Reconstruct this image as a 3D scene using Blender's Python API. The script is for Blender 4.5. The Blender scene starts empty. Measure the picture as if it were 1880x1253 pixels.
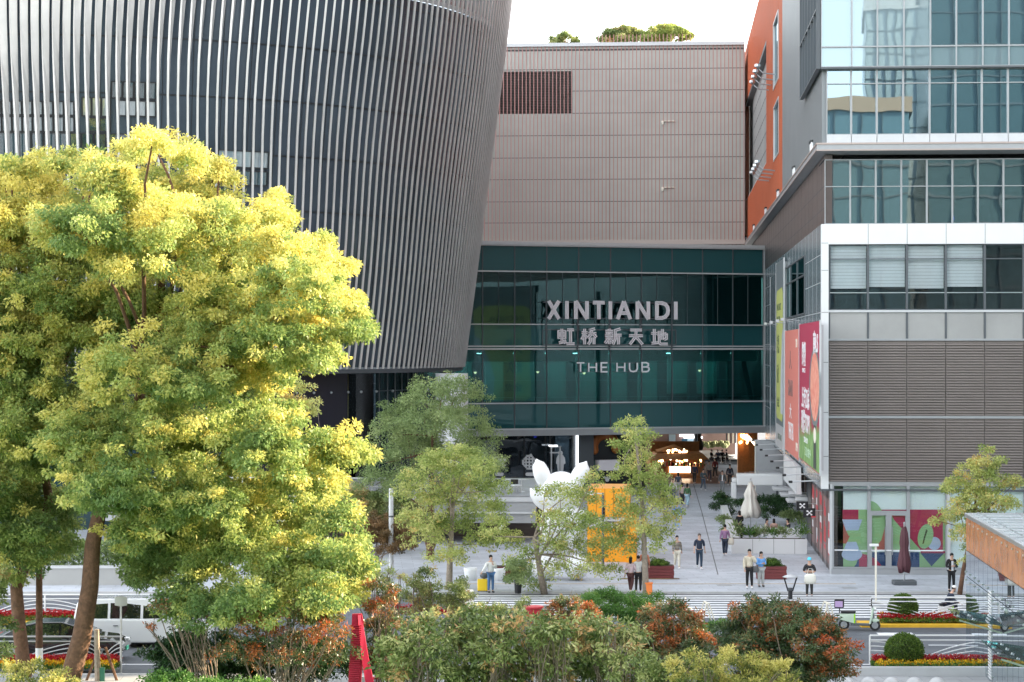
import bpy, math, random
import numpy as np
from mathutils import Vector, Matrix

# ---------------------------------------------------------------- camera / light
S = bpy.context.scene
F = 4000.0; CH = 11.3; R_ = math.radians
cam_d = bpy.data.cameras.new('camera'); cam = bpy.data.objects.new('camera', cam_d)
S.collection.objects.link(cam); S.camera = cam
cam.location = (0, 0, CH); cam.rotation_euler = (R_(90), 0, 0)
cam_d.sensor_width = 36; cam_d.lens = 36 * F / 1880; cam_d.shift_y = 13.5 / 1880
cam_d.clip_start = 0.5; cam_d.clip_end = 3000
SUN_EL, SUN_AZ = 19.0, 20.0      # azimuth measured from +X towards +Y
W = bpy.data.worlds.new("World"); S.world = W; W.use_nodes = True
wn = W.node_tree; wn.nodes.clear()
sky = wn.nodes.new('ShaderNodeTexSky'); sky.sky_type = 'NISHITA'; sky.sun_disc = False
sky.sun_elevation = R_(SUN_EL); sky.sun_rotation = R_(90 - SUN_AZ)
sky.air_density = 1.0; sky.dust_density = 1.0; sky.ozone_density = 1.0
hs = wn.nodes.new('ShaderNodeHueSaturation'); hs.inputs['Saturation'].default_value = 0.22
bg = wn.nodes.new('ShaderNodeBackground'); bg.inputs['Strength'].default_value = 0.15
ow = wn.nodes.new('ShaderNodeOutputWorld')
wn.links.new(sky.outputs[0], hs.inputs['Color']); wn.links.new(hs.outputs[0], bg.inputs[0]); wn.links.new(bg.outputs[0], ow.inputs[0])
sd = bpy.data.lights.new('sun', 'SUN'); sd.energy = 3.4; sd.angle = R_(0.5); sd.color = (1.0, 0.80, 0.55)
so = bpy.data.objects.new('sun', sd); S.collection.objects.link(so)
sdir = Vector((math.cos(R_(SUN_EL)) * math.cos(R_(SUN_AZ)), math.cos(R_(SUN_EL)) * math.sin(R_(SUN_AZ)), math.sin(R_(SUN_EL))))
so.rotation_euler = sdir.to_track_quat('Z', 'Y').to_euler(); so.location = (40, 0, 60)
S.view_settings.view_transform = 'Standard'; S.view_settings.look = 'None'
S.view_settings.gamma = 1; S.view_settings.exposure = 2.65
S.cycles.max_bounces = 8; S.cycles.transparent_max_bounces = 16
rng = np.random.default_rng(7); random.seed(7)

# ---------------------------------------------------------------- helpers
def P(px, py, Y): return Vector(((px - 940) * Y / F, Y, CH - (py - 640) * Y / F))
def G(px, py):
    Y = F * CH / (py - 640); return Vector(((px - 940) * Y / F, Y, 0))
def Zof(py, Y): return CH - (py - 640) * Y / F
def solve(px, O, d):
    a = px - 940
    return (a * O[1] - F * O[0]) / (F * d[0] - a * d[1])

class MB:
    def __init__(s): s.v = []; s.f = []; s.m = []
    def add(s, vs, fs, mi=0):
        b = len(s.v); s.v += [tuple(v) for v in vs]; s.f += [tuple(b + i for i in f) for f in fs]; s.m += [mi] * len(fs); return s
    def box(s, x0, x1, y0, y1, z0, z1, mi=0):
        return s.add([(x0,y0,z0),(x1,y0,z0),(x1,y1,z0),(x0,y1,z0),(x0,y0,z1),(x1,y0,z1),(x1,y1,z1),(x0,y1,z1)],
              [(0,3,2,1),(4,5,6,7),(0,1,5,4),(1,2,6,5),(2,3,7,6),(3,0,4,7)], mi)
    def quad(s, a, b, c, d, mi=0): return s.add([a,b,c,d], [(0,1,2,3)], mi)
    def beam(s, p, q, w, h=None, mi=0, up=(0,0,1)):
        h = h or w; p = Vector(p); q = Vector(q); d = (q - p)
        if d.length < 1e-6: return s
        d.normalize(); u = Vector(up)
        if abs(d.dot(u)) > .98: u = Vector((0,1,0))
        a = d.cross(u).normalized() * w / 2; b = a.cross(d).normalized() * h / 2
        vs = [p-a-b, p+a-b, p+a+b, p-a+b, q-a-b, q+a-b, q+a+b, q-a+b]
        return s.add(vs, [(0,3,2,1),(4,5,6,7),(0,1,5,4),(1,2,6,5),(2,3,7,6),(3,0,4,7)], mi)
    def tube(s, pts, rad, n=8, mi=0, cap=True):
        pts = [Vector(p) for p in pts]
        if not isinstance(rad, (list, tuple)): rad = [rad] * len(pts)
        rings = []; prev = None
        for i, p in enumerate(pts):
            d = (pts[min(i+1, len(pts)-1)] - pts[max(i-1, 0)]).normalized()
            if prev is None:
                u = Vector((0,0,1)) if abs(d.z) < .9 else Vector((1,0,0))
                a = d.cross(u).normalized()
            else:
                a = (prev - d * prev.dot(d)).normalized()
            prev = a; b = d.cross(a)
            rings.append([p + (a*math.cos(2*math.pi*k/n) + b*math.sin(2*math.pi*k/n)) * rad[i] for k in range(n)])
        vs = [v for r in rings for v in r]; fs = []
        for i in range(len(pts)-1):
            for k in range(n):
                k2 = (k+1) % n; fs.append((i*n+k, i*n+k2, (i+1)*n+k2, (i+1)*n+k))
        if cap:
            fs.append(tuple(reversed(range(n)))); fs.append(tuple((len(pts)-1)*n + k for k in range(n)))
        return s.add(vs, fs, mi)
    def lathe(s, prof, n=16, c=(0,0,0), mi=0, sx=1, sy=1):
        vs = []; fs = []
        for r, z in prof:
            for k in range(n):
                a = 2*math.pi*k/n; vs.append((c[0]+r*math.cos(a)*sx, c[1]+r*math.sin(a)*sy, c[2]+z))
        for i in range(len(prof)-1):
            for k in range(n):
                k2 = (k+1) % n; fs.append((i*n+k, i*n+k2, (i+1)*n+k2, (i+1)*n+k))
        fs.append(tuple(reversed(range(n)))); fs.append(tuple((len(prof)-1)*n+k for k in range(n)))
        return s.add(vs, fs, mi)
    def ell(s, c, r, n=14, m=9, rot=None, mi=0):
        vs = []; fs = []; c = Vector(c)
        for i in range(m+1):
            t = math.pi*i/m
            for k in range(n):
                a = 2*math.pi*k/n
                v = Vector((math.sin(t)*math.cos(a)*r[0], math.sin(t)*math.sin(a)*r[1], math.cos(t)*r[2]))
                if rot is not None: v = rot @ v
                vs.append(c + v)
        for i in range(m):
            for k in range(n):
                k2 = (k+1) % n; fs.append((i*n+k, (i+1)*n+k, (i+1)*n+k2, i*n+k2))
        return s.add(vs, fs, mi)
    def prism(s, poly, o, a, b, t, mi=0):
        """poly in 2-D; o origin, a/b in-plane axes, t thickness vector"""
        o = Vector(o); a = Vector(a); b = Vector(b); t = Vector(t); n = len(poly)
        f = [o + a*p[0] + b*p[1] for p in poly]; g = [v + t for v in f]
        return s.add(f + g, [tuple(range(n)), tuple(reversed(range(n, 2*n)))] +
              [(i, (i+1) % n + 0 if False else (i+1) % n, n + (i+1) % n, n + i) for i in range(n)], mi)
    def build(s, name, mats, parent=None, smooth=False, loc=None, rotz=0, bevel=0):
        me = bpy.data.meshes.new(name); me.from_pydata(s.v, [], s.f)
        mats = mats if isinstance(mats, (list, tuple)) else [mats]
        for m in mats: me.materials.append(m)
        if len(mats) > 1: me.polygons.foreach_set('material_index', s.m)
        if smooth: me.polygons.foreach_set('use_smooth', [True]*len(me.polygons))
        me.validate(); me.update()
        o = bpy.data.objects.new(name, me); S.collection.objects.link(o)
        if parent is not None: o.parent = parent
        if loc is not None: o.location = loc
        if rotz: o.rotation_euler = (0,0,rotz)
        if bevel:
            b = o.modifiers.new('bevel', 'BEVEL'); b.width = bevel; b.segments = 2; b.limit_method = 'ANGLE'
        return o
def tag(o, label=None, cat=None, group=None, kind=None):
    if label: o['label'] = label
    if cat: o['category'] = cat
    if group: o['group'] = group
    if kind: o['kind'] = kind
    return o
def thing(name, label, cat, loc=(0,0,0), rotz=0, group=None, scale=None):
    o = bpy.data.objects.new(name, None); S.collection.objects.link(o)
    o.location = loc; o.rotation_euler = (0,0,rotz); o.empty_display_size = .3
    if scale: o.scale = (scale,)*3
    return tag(o, label, cat, group)
def kids(o): return [c for c in S.objects if c.parent == o]
def dup(root, loc, rotz=None, label=None, parent=None):
    r = root.copy(); S.collection.objects.link(r)
    if parent is None:
        r.location = loc
        if rotz is not None: r.rotation_euler = (0,0,rotz)
        if label: r['label'] = label
    else: r.parent = parent
    for c in root.children: dup(c, None, parent=r)
    return r

# ---------------------------------------------------------------- materials
def mat(name, col, rough=.6, metal=0.0, var=0.0, vs=1.5, bump=0.0, bs=20, spec=.5, emit=None, es=0, vary2=None, coat=0):
    m = bpy.data.materials.new(name); m.use_nodes = True; t = m.node_tree; b = t.nodes['Principled BSDF']
    b.inputs['Base Color'].default_value = (*col, 1); b.inputs['Roughness'].default_value = rough
    b.inputs['Metallic'].default_value = metal; b.inputs['Specular IOR Level'].default_value = spec
    if coat: b.inputs['Coat Weight'].default_value = coat
    if emit: b.inputs['Emission Color'].default_value = (*emit, 1); b.inputs['Emission Strength'].default_value = es
    if var or bump or vary2:
        tc = t.nodes.new('ShaderNodeTexCoord')
    if var or vary2:
        n = t.nodes.new('ShaderNodeTexNoise'); n.inputs['Scale'].default_value = vs; n.inputs['Detail'].default_value = 6
        n.inputs['Roughness'].default_value = .65
        t.links.new(tc.outputs['Object'], n.inputs['Vector'])
        r = t.nodes.new('ShaderNodeValToRGB'); r.color_ramp.elements[0].position = .3; r.color_ramp.elements[1].position = .7
        c2 = vary2 or tuple(min(1, c*(1+var)) for c in col); c1 = col if vary2 else tuple(c*(1-var) for c in col)
        r.color_ramp.elements[0].color = (*c1, 1); r.color_ramp.elements[1].color = (*c2, 1)
        t.links.new(n.outputs['Fac'], r.inputs[0]); t.links.new(r.outputs[0], b.inputs['Base Color'])
    if bump:
        n2 = t.nodes.new('ShaderNodeTexNoise'); n2.inputs['Scale'].default_value = bs; n2.inputs['Detail'].default_value = 4
        t.links.new(tc.outputs['Object'], n2.inputs['Vector'])
        bp = t.nodes.new('ShaderNodeBump'); bp.inputs['Strength'].default_value = bump; bp.inputs['Distance'].default_value = .05
        t.links.new(n2.outputs['Fac'], bp.inputs['Height']); t.links.new(bp.outputs[0], b.inputs['Normal'])
    return m
def glass(name, tint, refl=.25, rough=0.01, wav=0.02, ws=.7, trans=.6, gcol=(.9,.95,1), body=None):
    """window glass: tinted see-through mixed with a mirror coat, slightly wavy"""
    m = bpy.data.materials.new(name); m.use_nodes = True; t = m.node_tree; t.nodes.clear()
    o = t.nodes.new('ShaderNodeOutputMaterial'); tc = t.nodes.new('ShaderNodeTexCoord')
    n = t.nodes.new('ShaderNodeTexNoise'); n.inputs['Scale'].default_value = ws; n.inputs['Detail'].default_value = 1.5
    t.links.new(tc.outputs['Object'], n.inputs['Vector'])
    bp = t.nodes.new('ShaderNodeBump'); bp.inputs['Strength'].default_value = 1; bp.inputs['Distance'].default_value = wav
    t.links.new(n.outputs['Fac'], bp.inputs['Height'])
    g = t.nodes.new('ShaderNodeBsdfGlossy'); g.inputs['Roughness'].default_value = rough; g.inputs['Color'].default_value = (*gcol, 1)
    t.links.new(bp.outputs[0], g.inputs['Normal'])
    tr = t.nodes.new('ShaderNodeBsdfTransparent'); tr.inputs['Color'].default_value = (*tint, 1)
    df = t.nodes.new('ShaderNodeBsdfDiffuse'); df.inputs['Color'].default_value = (*(body or tint), 1)
    mx0 = t.nodes.new('ShaderNodeMixShader'); mx0.inputs[0].default_value = trans
    t.links.new(df.outputs[0], mx0.inputs[1]); t.links.new(tr.outputs[0], mx0.inputs[2])
    fr = t.nodes.new('ShaderNodeFresnel'); fr.inputs['IOR'].default_value = 1.45
    mp = t.nodes.new('ShaderNodeMapRange'); mp.inputs['To Min'].default_value = refl; mp.inputs['To Max'].default_value = 1
    t.links.new(fr.outputs[0], mp.inputs['Value'])
    mx = t.nodes.new('ShaderNodeMixShader'); t.links.new(mp.outputs[0], mx.inputs[0])
    t.links.new(mx0.outputs[0], mx.inputs[1]); t.links.new(g.outputs[0], mx.inputs[2]); t.links.new(mx.outputs[0], o.inputs[0])
    return m
def leafmat(name, ramp, transl=.35, rough=.5):
    m = bpy.data.materials.new(name); m.use_nodes = True; t = m.node_tree; t.nodes.clear()
    o = t.nodes.new('ShaderNodeOutputMaterial'); at = t.nodes.new('ShaderNodeAttribute'); at.attribute_name = 'tint'
    r = t.nodes.new('ShaderNodeValToRGB'); e = r.color_ramp.elements
    while len(e) < len(ramp): e.new(.5)
    for i, (p, c) in enumerate(ramp): e[i].position = p; e[i].color = (*c, 1)
    t.links.new(at.outputs['Fac'], r.inputs[0])
    b = t.nodes.new('ShaderNodeBsdfPrincipled'); b.inputs['Roughness'].default_value = rough; b.inputs['Specular IOR Level'].default_value = .35
    tr = t.nodes.new('ShaderNodeBsdfTranslucent'); mx = t.nodes.new('ShaderNodeMixShader'); mx.inputs[0].default_value = transl
    t.links.new(r.outputs[0], b.inputs['Base Color']); t.links.new(r.outputs[0], tr.inputs['Color'])
    t.links.new(b.outputs[0], mx.inputs[1]); t.links.new(tr.outputs[0], mx.inputs[2]); t.links.new(mx.outputs[0], o.inputs[0])
    return m
def tiles(name, c1, c2, cm, w, h, mortar=.01, rough=.7, rot=0, off=.5, noise=.22):
    m = bpy.data.materials.new(name); m.use_nodes = True; t = m.node_tree; b = t.nodes['Principled BSDF']
    tc = t.nodes.new('ShaderNodeTexCoord'); mp = t.nodes.new('ShaderNodeMapping'); mp.inputs['Rotation'].default_value = (0,0,rot)
    br = t.nodes.new('ShaderNodeTexBrick'); br.inputs['Scale'].default_value = 1; br.inputs['Brick Width'].default_value = w
    br.inputs['Row Height'].default_value = h; br.inputs['Mortar Size'].default_value = mortar; br.offset = off
    br.inputs['Color1'].default_value = (*c1,1); br.inputs['Color2'].default_value = (*c2,1); br.inputs['Mortar'].default_value = (*cm,1)
    n = t.nodes.new('ShaderNodeTexNoise'); n.inputs['Scale'].default_value = .35; n.inputs['Detail'].default_value = 8; n.inputs['Roughness'].default_value = .7
    mr = t.nodes.new('ShaderNodeMapRange'); mr.inputs['From Min'].default_value = .3; mr.inputs['From Max'].default_value = .7
    mr.inputs['To Min'].default_value = 1-noise; mr.inputs['To Max'].default_value = 1+noise
    hm = t.nodes.new('ShaderNodeMix'); hm.data_type = 'RGBA'; hm.blend_type = 'MULTIPLY'; hm.inputs[0].default_value = 1
    t.links.new(tc.outputs['Object'], mp.inputs[0]); t.links.new(mp.outputs[0], br.inputs['Vector']); t.links.new(tc.outputs['Object'], n.inputs['Vector'])
    t.links.new(n.outputs['Fac'], mr.inputs[0]); t.links.new(br.outputs['Color'], hm.inputs[6]); t.links.new(mr.outputs[0], hm.inputs[7])
    t.links.new(hm.outputs[2], b.inputs['Base Color']); b.inputs['Roughness'].default_value = rough
    return m
M = {}
M['pave'] = tiles('pave', (.47,.495,.535), (.40,.425,.46), (.27,.28,.30), 1.2, .6, .012, .65, rot=R_(-4.1))
M['pave_pale'] = tiles('pave_pale', (.36,.37,.38), (.32,.33,.34), (.22,.23,.24), 1.0, 1.0, .015, .7, rot=R_(-4.1))
M['asphalt'] = mat('asphalt', (.105,.115,.13), .85, var=.18, vs=.8, bump=.3, bs=60)
M['paint'] = mat('road_paint', (.72,.73,.75), .7, var=.12, vs=6)
M['kerb'] = mat('kerb_stone', (.45,.45,.45), .8, var=.1)
M['ykerb'] = mat('yellow_paint', (.72,.42,.03), .6, var=.12, vs=3)
M['grass'] = mat('grass', (.06,.16,.03), .9, vary2=(.12,.26,.05), vs=6, bump=.6, bs=50)
M['soil'] = mat('soil', (.07,.05,.035), .95, var=.3)
M['white'] = mat('white_panel', (.66,.67,.67), .35, var=.03, vs=.5)
M['whitep'] = mat('white_paint', (.78,.79,.80), .35)
M['cream'] = mat('cream', (.72,.68,.58), .6)
M['grey'] = mat('grey_metal', (.34,.35,.36), .4, .3, var=.06)
M['lgrey'] = mat('light_grey', (.52,.53,.54), .4, .2, var=.05)
M['dgrey'] = mat('dark_grey', (.09,.10,.11), .45, .2)
M['black'] = mat('black', (.012,.013,.016), .4)
M['brown'] = mat('brown_cladding', (.085,.065,.06), .3, .2, var=.15, vs=.8)
M['mauve'] = mat('mauve_wall', (.26,.17,.15), .7, var=.1)
M['wood'] = mat('wood', (.42,.19,.06), .5, var=.25, vs=4)
M['woodfloor'] = mat('wood_floor', (.16,.07,.035), .35, var=.3, vs=2)
M['louvre'] = mat('louvre_metal', (.25,.215,.20), .45, .25, var=.08, vs=.4)
M['gpanel'] = mat('grey_panel', (.33,.33,.32), .5, .2, var=.12, vs=.25)
M['corr'] = mat('corrugated_grey', (.24,.255,.265), .4, .4, var=.05, vs=.3)
M['orange_clad'] = mat('orange_cladding', (.48,.12,.045), .45, .1, var=.08, vs=.3)
M['bluegrey'] = mat('bluegrey_cladding', (.30,.36,.39), .22, .6, var=.06, vs=.3)
M['redface'] = mat('metal_facade', (.43,.435,.40), .4, .25, var=.13, vs=.15)
M['redbat'] = mat('pink_batten', (.42,.21,.19), .5)
M['seam'] = mat('seam', (.10,.10,.10), .6)
M['fin'] = mat('fin_metal', (.66,.64,.615), .42, .35, var=.12, vs=.35)
M['tdrum'] = mat('drum_panel', (.09,.115,.145), .22, .45, var=.25, vs=.12, bump=.05, bs=.5)
M['tband'] = mat('bright_band', (.60,.66,.70), .22, .8, var=.3, vs=.5)
M['steel'] = mat('steel', (.55,.57,.58), .28, .9)
M['red'] = mat('red_paint', (.55,.035,.05), .45, var=.1)
M['planter_red'] = mat('planter_red', (.16,.03,.03), .6, var=.15)
M['yorange'] = mat('yellow_orange', (.80,.32,.01), .5, var=.08, vs=.7)
M['signwhite'] = mat('sign_white', (.80,.76,.79), .45)
M['signdark'] = mat('sign_edge', (.03,.02,.025), .5)
M['lamp_warm'] = mat('warm_lamp', (1,.7,.4), .5, emit=(1,.50,.18), es=2.6)
M['lamp_hot'] = mat('bright_lamp', (1,.9,.8), .5, emit=(1,.78,.52), es=1.3)
M['lamp_white'] = mat('white_lamp', (1,1,1), .5, emit=(.9,.95,1), es=.45)
M['lamp_blue'] = mat('blue_lamp', (.1,.1,1), .5, emit=(.1,.1,1), es=1.2)
M['lamp_green'] = mat('green_lamp', (.1,.8,.5), .5, emit=(.1,.9,.5), es=.6)
M['trunk'] = mat('bark', (.13,.068,.04), .9, var=.4, vs=6, bump=.8, bs=12)
M['trunk_pale'] = mat('pale_bark', (.30,.25,.20), .9, var=.25, vs=8, bump=.5, bs=20)
M['twig'] = mat('twig', (.19,.15,.115), .9, var=.2, vs=8)
M['skin'] = mat('skin', (.55,.34,.25), .5)
M['hair'] = mat('hair', (.012,.010,.009), .45)
M['tyre'] = mat('tyre', (.02,.02,.022), .8)
M['g_teal'] = glass('teal_glass', (.30,.55,.55), refl=.05, wav=.010, ws=.25, trans=.85, gcol=(.5,.66,.68), body=(.01,.06,.065))
M['g_spandrel'] = glass('teal_spandrel', (.02,.12,.13), refl=.04, wav=.010, ws=.25, trans=.0, gcol=(.62,.8,.8), body=(.018,.075,.083))
M['g_blue'] = glass('blue_glass', (.22,.36,.40), refl=.42, wav=.003, ws=.35, trans=.7, gcol=(.46,.60,.68), body=(.03,.07,.09))
M['g_mid'] = glass('mid_glass', (.28,.40,.42), refl=.22, wav=.005, ws=.4, trans=.75, gcol=(.8,.9,.92), body=(.03,.06,.07))
M['g_pale'] = glass('pale_glass', (.6,.72,.75), refl=.35, wav=.003, ws=.4, trans=.3, gcol=(.40,.50,.54), body=(.26,.34,.37))
M['g_clear'] = glass('clear_glass', (.99,1,1), refl=.01, wav=.003, ws=.5, trans=1.0)
M['g_dark'] = glass('dark_glass', (.14,.19,.23), refl=.08, wav=.01, ws=.5, trans=.9)
M['g_mirror'] = glass('mirror_glass', (.35,.42,.46), refl=.66, wav=.003, ws=.7, trans=.0, body=(.10,.12,.13), gcol=(.80,.86,.90))
M['g_canopy'] = glass('canopy_glass', (.72,.82,.80), refl=.12, wav=.002, trans=.85, body=(.4,.5,.5))
M['car_glass'] = glass('car_glass', (.05,.06,.07), refl=.3, wav=.0, trans=.5, body=(.02,.02,.025))
M['blind'] = mat('blind', (.64,.68,.70), .7, var=.04)
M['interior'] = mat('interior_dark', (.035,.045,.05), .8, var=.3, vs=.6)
M['teal_wall'] = mat('teal_wall', (.10,.26,.25), .8, var=.2, vs=.5)
def cm(name, c, rough=.6, **k):
    if name not in M: M[name] = mat(name, c, rough, **k)
    return M[name]
def text_mesh(txt, size=1.0, ext=.02, align='CENTER', bold=0.0):
    c = bpy.data.curves.new('txt', 'FONT'); c.body = txt; c.size = size; c.extrude = ext; c.align_x = align; c.align_y = 'CENTER'; c.offset = bold
    o = bpy.data.objects.new('txt', c); S.collection.objects.link(o)
    dg = bpy.context.evaluated_depsgraph_get(); me = bpy.data.meshes.new_from_object(o.evaluated_get(dg))
    bpy.data.objects.remove(o); bpy.data.curves.remove(c)
    return me
def put_text(name, txt, m, parent, mw, h=None, w=None, bold=0.0, ext=.02):
    """mw: 4x4 local matrix (x = reading direction, y = up); scaled so the text is w wide and h tall"""
    me = text_mesh(txt, 1.0, 0.02, bold=bold); v = np.array([x.co for x in me.vertices])
    if len(v) == 0: return None
    mn, mx = v.min(0), v.max(0); c = (mn+mx)/2; sz = mx-mn
    sy = h/sz[1] if h else w/sz[0]; sx = w/sz[0] if w else sy
    for x in me.vertices:
        x.co = mw @ Vector(((x.co.x-c[0])*sx, (x.co.y-c[1])*sy, x.co.z/0.02*ext))
    me.materials.clear(); me.materials.append(m); me.name = name
    o = bpy.data.objects.new(name, me); S.collection.objects.link(o)
    if parent is not None: o.parent = parent
    return o
def frame_m(o, x, y):
    x = Vector(x).normalized(); y = Vector(y).normalized(); z = x.cross(y)
    m = Matrix.Identity(4)
    for i in range(3): m[i][0] = x[i]; m[i][1] = y[i]; m[i][2] = z[i]; m[i][3] = o[i]
    return m
M['g_lift_top'] = glass('lift_top_glass', (.95,.92,.88), refl=.22, wav=.002, ws=.7, trans=1.0, gcol=(.8,.86,.9))
# ---------------------------------------------------------------- setting
def sheet(name, pts, z, m, th=0.0):
    b = MB()
    n = len(pts); b.add([(x, y, z) for x, y in pts], [tuple(range(n))])
    o = b.build(name, m); return tag(o, kind='structure')
sheet('ground', [(-1500,-600),(1500,-600),(1500,1500),(-1500,1500)], -.16, M['asphalt'])
sheet('road', [(-120,75.5),(120,75.5),(120,101.2),(-120,101.2)], -.10, M['asphalt'])
def slab(name, x0, x1, y0, y1, z0, z1, m):
    return tag(MB().box(x0,x1,y0,y1,z0,z1).build(name, m), kind='structure')
slab('plaza', -120, 120, 101.2, 260, -.15, 0, M['pave'])
slab('pavement', -120, 120, 72.6, 75.5, -.15, 0, M['pave_pale'])
slab('kerb', -120, 120, 101.02, 101.2, -.14, .012, M['kerb'])
slab('kerb', -120, 120, 75.5, 75.7, -.14, .012, M['kerb'])
slab('lawn', -120, 120, 20, 72.55, -.15, .02, M['grass'])
b = MB(); y = 92.2
while y < 100.9:
    b.box(-2.2 + (y-92)*-.1, 30, y, y+.42, -.098, -.092); y += .88
tag(b.build('crosswalk', M['paint']), kind='structure')
b = MB(); b.box(-60, 60, 78.5, 78.65, -.098, -.093)
for i in range(-8, 9): b.box(i*7+2, i*7+5, 83.6, 83.75, -.098, -.093)
b.box(14.6, 16.0, 86.6, 87.3, -.098, -.093)
tag(b.build('road_marking', M['paint']), kind='structure')
slab('tactile_strip', -3, 16.5, 104.4, 104.75, .001, .006, mat('tactile', (.42,.36,.30), .8, var=.35, vs=5))
b = MB(); b.box(5.4, 8.2, 106.6, 106.9, .001, .03)
tag(b.build('speed_bump', mat('hazard', (.35,.22,.08), .8, vary2=(.06,.06,.06), vs=2)), kind='structure')
b = MB()
for (x0, y0), (x1, y1) in [(((G(1318,1055)).x, 108.9), ((G(1288,940)).x, 150.5)), ((G(1288,940).x, 150.5), (G(1270,880).x, 188))]:
    b.beam((x0,y0,.004), (x1,y1,.004), .05, .006)
tag(b.build('floor_joint', M['seam']), kind='structure')

# ---------------------------------------------------------------- generic window
def window(par, x0, x1, z0, z1, y, fm, gm, fw=.07, fd=.14, mid=None, midx=None, name='window', side=False, proud=.05, pane_in=.06):
    """local x/z rectangle in the plane y (facing -y). side=True: rectangle in local y/z on plane x=y (facing -x)"""
    b = MB(); e = .0015
    def bx(b, a0, a1, c0, c1, d0, d1):
        if side: b.box(c0, c1, a0, a1, d0, d1)
        else: b.box(a0, a1, c0, c1, d0, d1)
    x0 += e; x1 -= e; z0 += e; z1 -= e
    bx(b, x0, x0+fw, y-proud, y+fd, z0, z1); bx(b, x1-fw, x1, y-proud, y+fd, z0, z1)
    bx(b, x0+fw, x1-fw, y-proud+.003, y+fd, z0, z0+fw); bx(b, x0+fw, x1-fw, y-proud+.003, y+fd, z1-fw, z1)
    if mid: bx(b, x0+fw, x1-fw, y-proud+.006, y+fd, mid-fw/2, mid+fw/2)
    if midx: bx(b, midx-fw/3, midx+fw/3, y-proud+.009, y+fd, z0+fw, z1-fw)
    o = b.build(name, fm, par)
    p = MB(); bx(p, x0+fw-.01, x1-fw+.01, y+pane_in, y+pane_in+.02, z0+fw-.01, z1-fw+.01)
    p.build('pane', gm, o); return o

# ================================================================ right building (frame R)
TH = R_(-4.1); OR = Vector((16.02, 109.0, 0)); ux = Vector((math.cos(TH), math.sin(TH), 0)); vx = Vector((-math.sin(TH), math.cos(TH), 0))
def uR(px, v=0.0):
    o = OR + vx * v; return solve(px, o, ux)
def vR(px, u=0.0):
    o = OR + ux * u; return solve(px, o, vx)
def RP(u, v, z=0): return OR + ux*u + vx*v + Vector((0,0,z))
def zR(py, u=0, v=0): return Zof(py, RP(u, v).y)
rb = thing('commercial_building', 'tall grey and white corner building with glass storeys, slatted panels and side banners', 'building', OR, TH)
FAR = 62.0
zz = dict(lb=zR(885), lt=zR(624), gp=zR(572), w1=zR(449), wb=zR(412), c0=zR(283), c1=zR(266), p0=zR(248), w3=zR(127), s3=zR(88))
z = zz
# louvres -----------------------------------------------------
UL = uR(1521)
def louvre(u0, u1, z0, z1):
    b = MB(); k = z0 + .03
    b.box(u0, u1, .12, .2, z0, z1)
    while k + .09 < z1:
        b.add([(u0+.02,.0,k),(u1-.02,.0,k),(u1-.02,.10,k+.09),(u0+.02,.10,k+.09),(u0+.02,.0,k+.055),(u1-.02,.0,k+.055)],
              [(0,1,5,4),(4,5,2,3),(0,3,2,1),(0,4,3),(1,2,5)]); k += .135
    b.build('louvre_panel', M['louvre'], rb)
lx = [uR(p) for p in (1522,1593.5,1665,1736.5,1808,1879.5,1951,2023,2095)]
zm = zR(766)
for a, c in zip(lx[:-1], lx[1:]):
    louvre(a+.01, c-.01, z['lb'], zm-.06); louvre(a+.01, c-.01, zm+.06, z['lt']-.05)
MB().box(UL, FAR, -.02, .2, zm-.06, zm+.06).box(UL, FAR, -.03, .2, z['lt']-.05, z['lt']+.05).box(UL, FAR, -.03, .2, z['lb']-.12, z['lb']).build('ledge', M['grey'], rb)
b = MB()
for a, c in zip(lx[:-1], lx[1:]): b.box(a+.05, c-.05, .03, .2, z['lt']+.05, z['gp']-.05)
b.build('grey_panel', M['gpanel'], rb)
MB().box(UL, FAR, -.05, .25, z['gp']-.05, z['gp']+.06).build('sill', M['lgrey'], rb)
for a in lx: MB().box(a-.05, a+.05, -.01, .22, z['lt']+.05, z['gp']-.05).build('mullion', M['dgrey'], rb)
for i, (a, c) in enumerate(zip(lx[:-1], lx[1:])):
    window(rb, a, c, z['gp']+.06, z['w1'], .0, M['dgrey'], M['g_clear'], fw=.05, mid=zR(476), proud=.03, name='window')
    if i != 4:
        bb = MB(); zb = zR(530 + (i % 2)*-3)
        k = zb
        while k < z['w1']-.1:
            bb.box(a+.07, c-.07, .30, .315, k, k+.155); k += .165
        bb.build('blind', M['blind'], rb)
MB().box(lx[0], lx[-1], -.02, .02, zR(538)-.02, zR(538)+.02).build('guard_rail', M['steel'], rb)
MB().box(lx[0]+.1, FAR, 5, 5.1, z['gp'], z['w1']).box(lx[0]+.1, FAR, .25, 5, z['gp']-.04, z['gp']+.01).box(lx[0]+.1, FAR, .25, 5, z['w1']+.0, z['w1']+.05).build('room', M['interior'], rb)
# white frame of the corner block
SU = -.55
vend = vR(1405, SU)
MB().box(SU, FAR, -.12, .25, z['w1']+.001, z['wb']).box(SU, UL-.002, -.12, .25, z['lb']-.35, z['w1']).build('white_frame', M['white'], rb)
b = MB()
for a in lx[1:]: b.box(a-.012, a+.012, -.123, -.119, z['w1']+.01, z['wb']-.01)
for k in (z['wb']-.95*1.0, 15.2, 13.1, 10.6, 8.1, 5.9): b.box(SU+.01, UL-.02, -.123, -.119, k-.012, k+.012)
b.build('panel_joint', M['seam'], rb)
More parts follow.
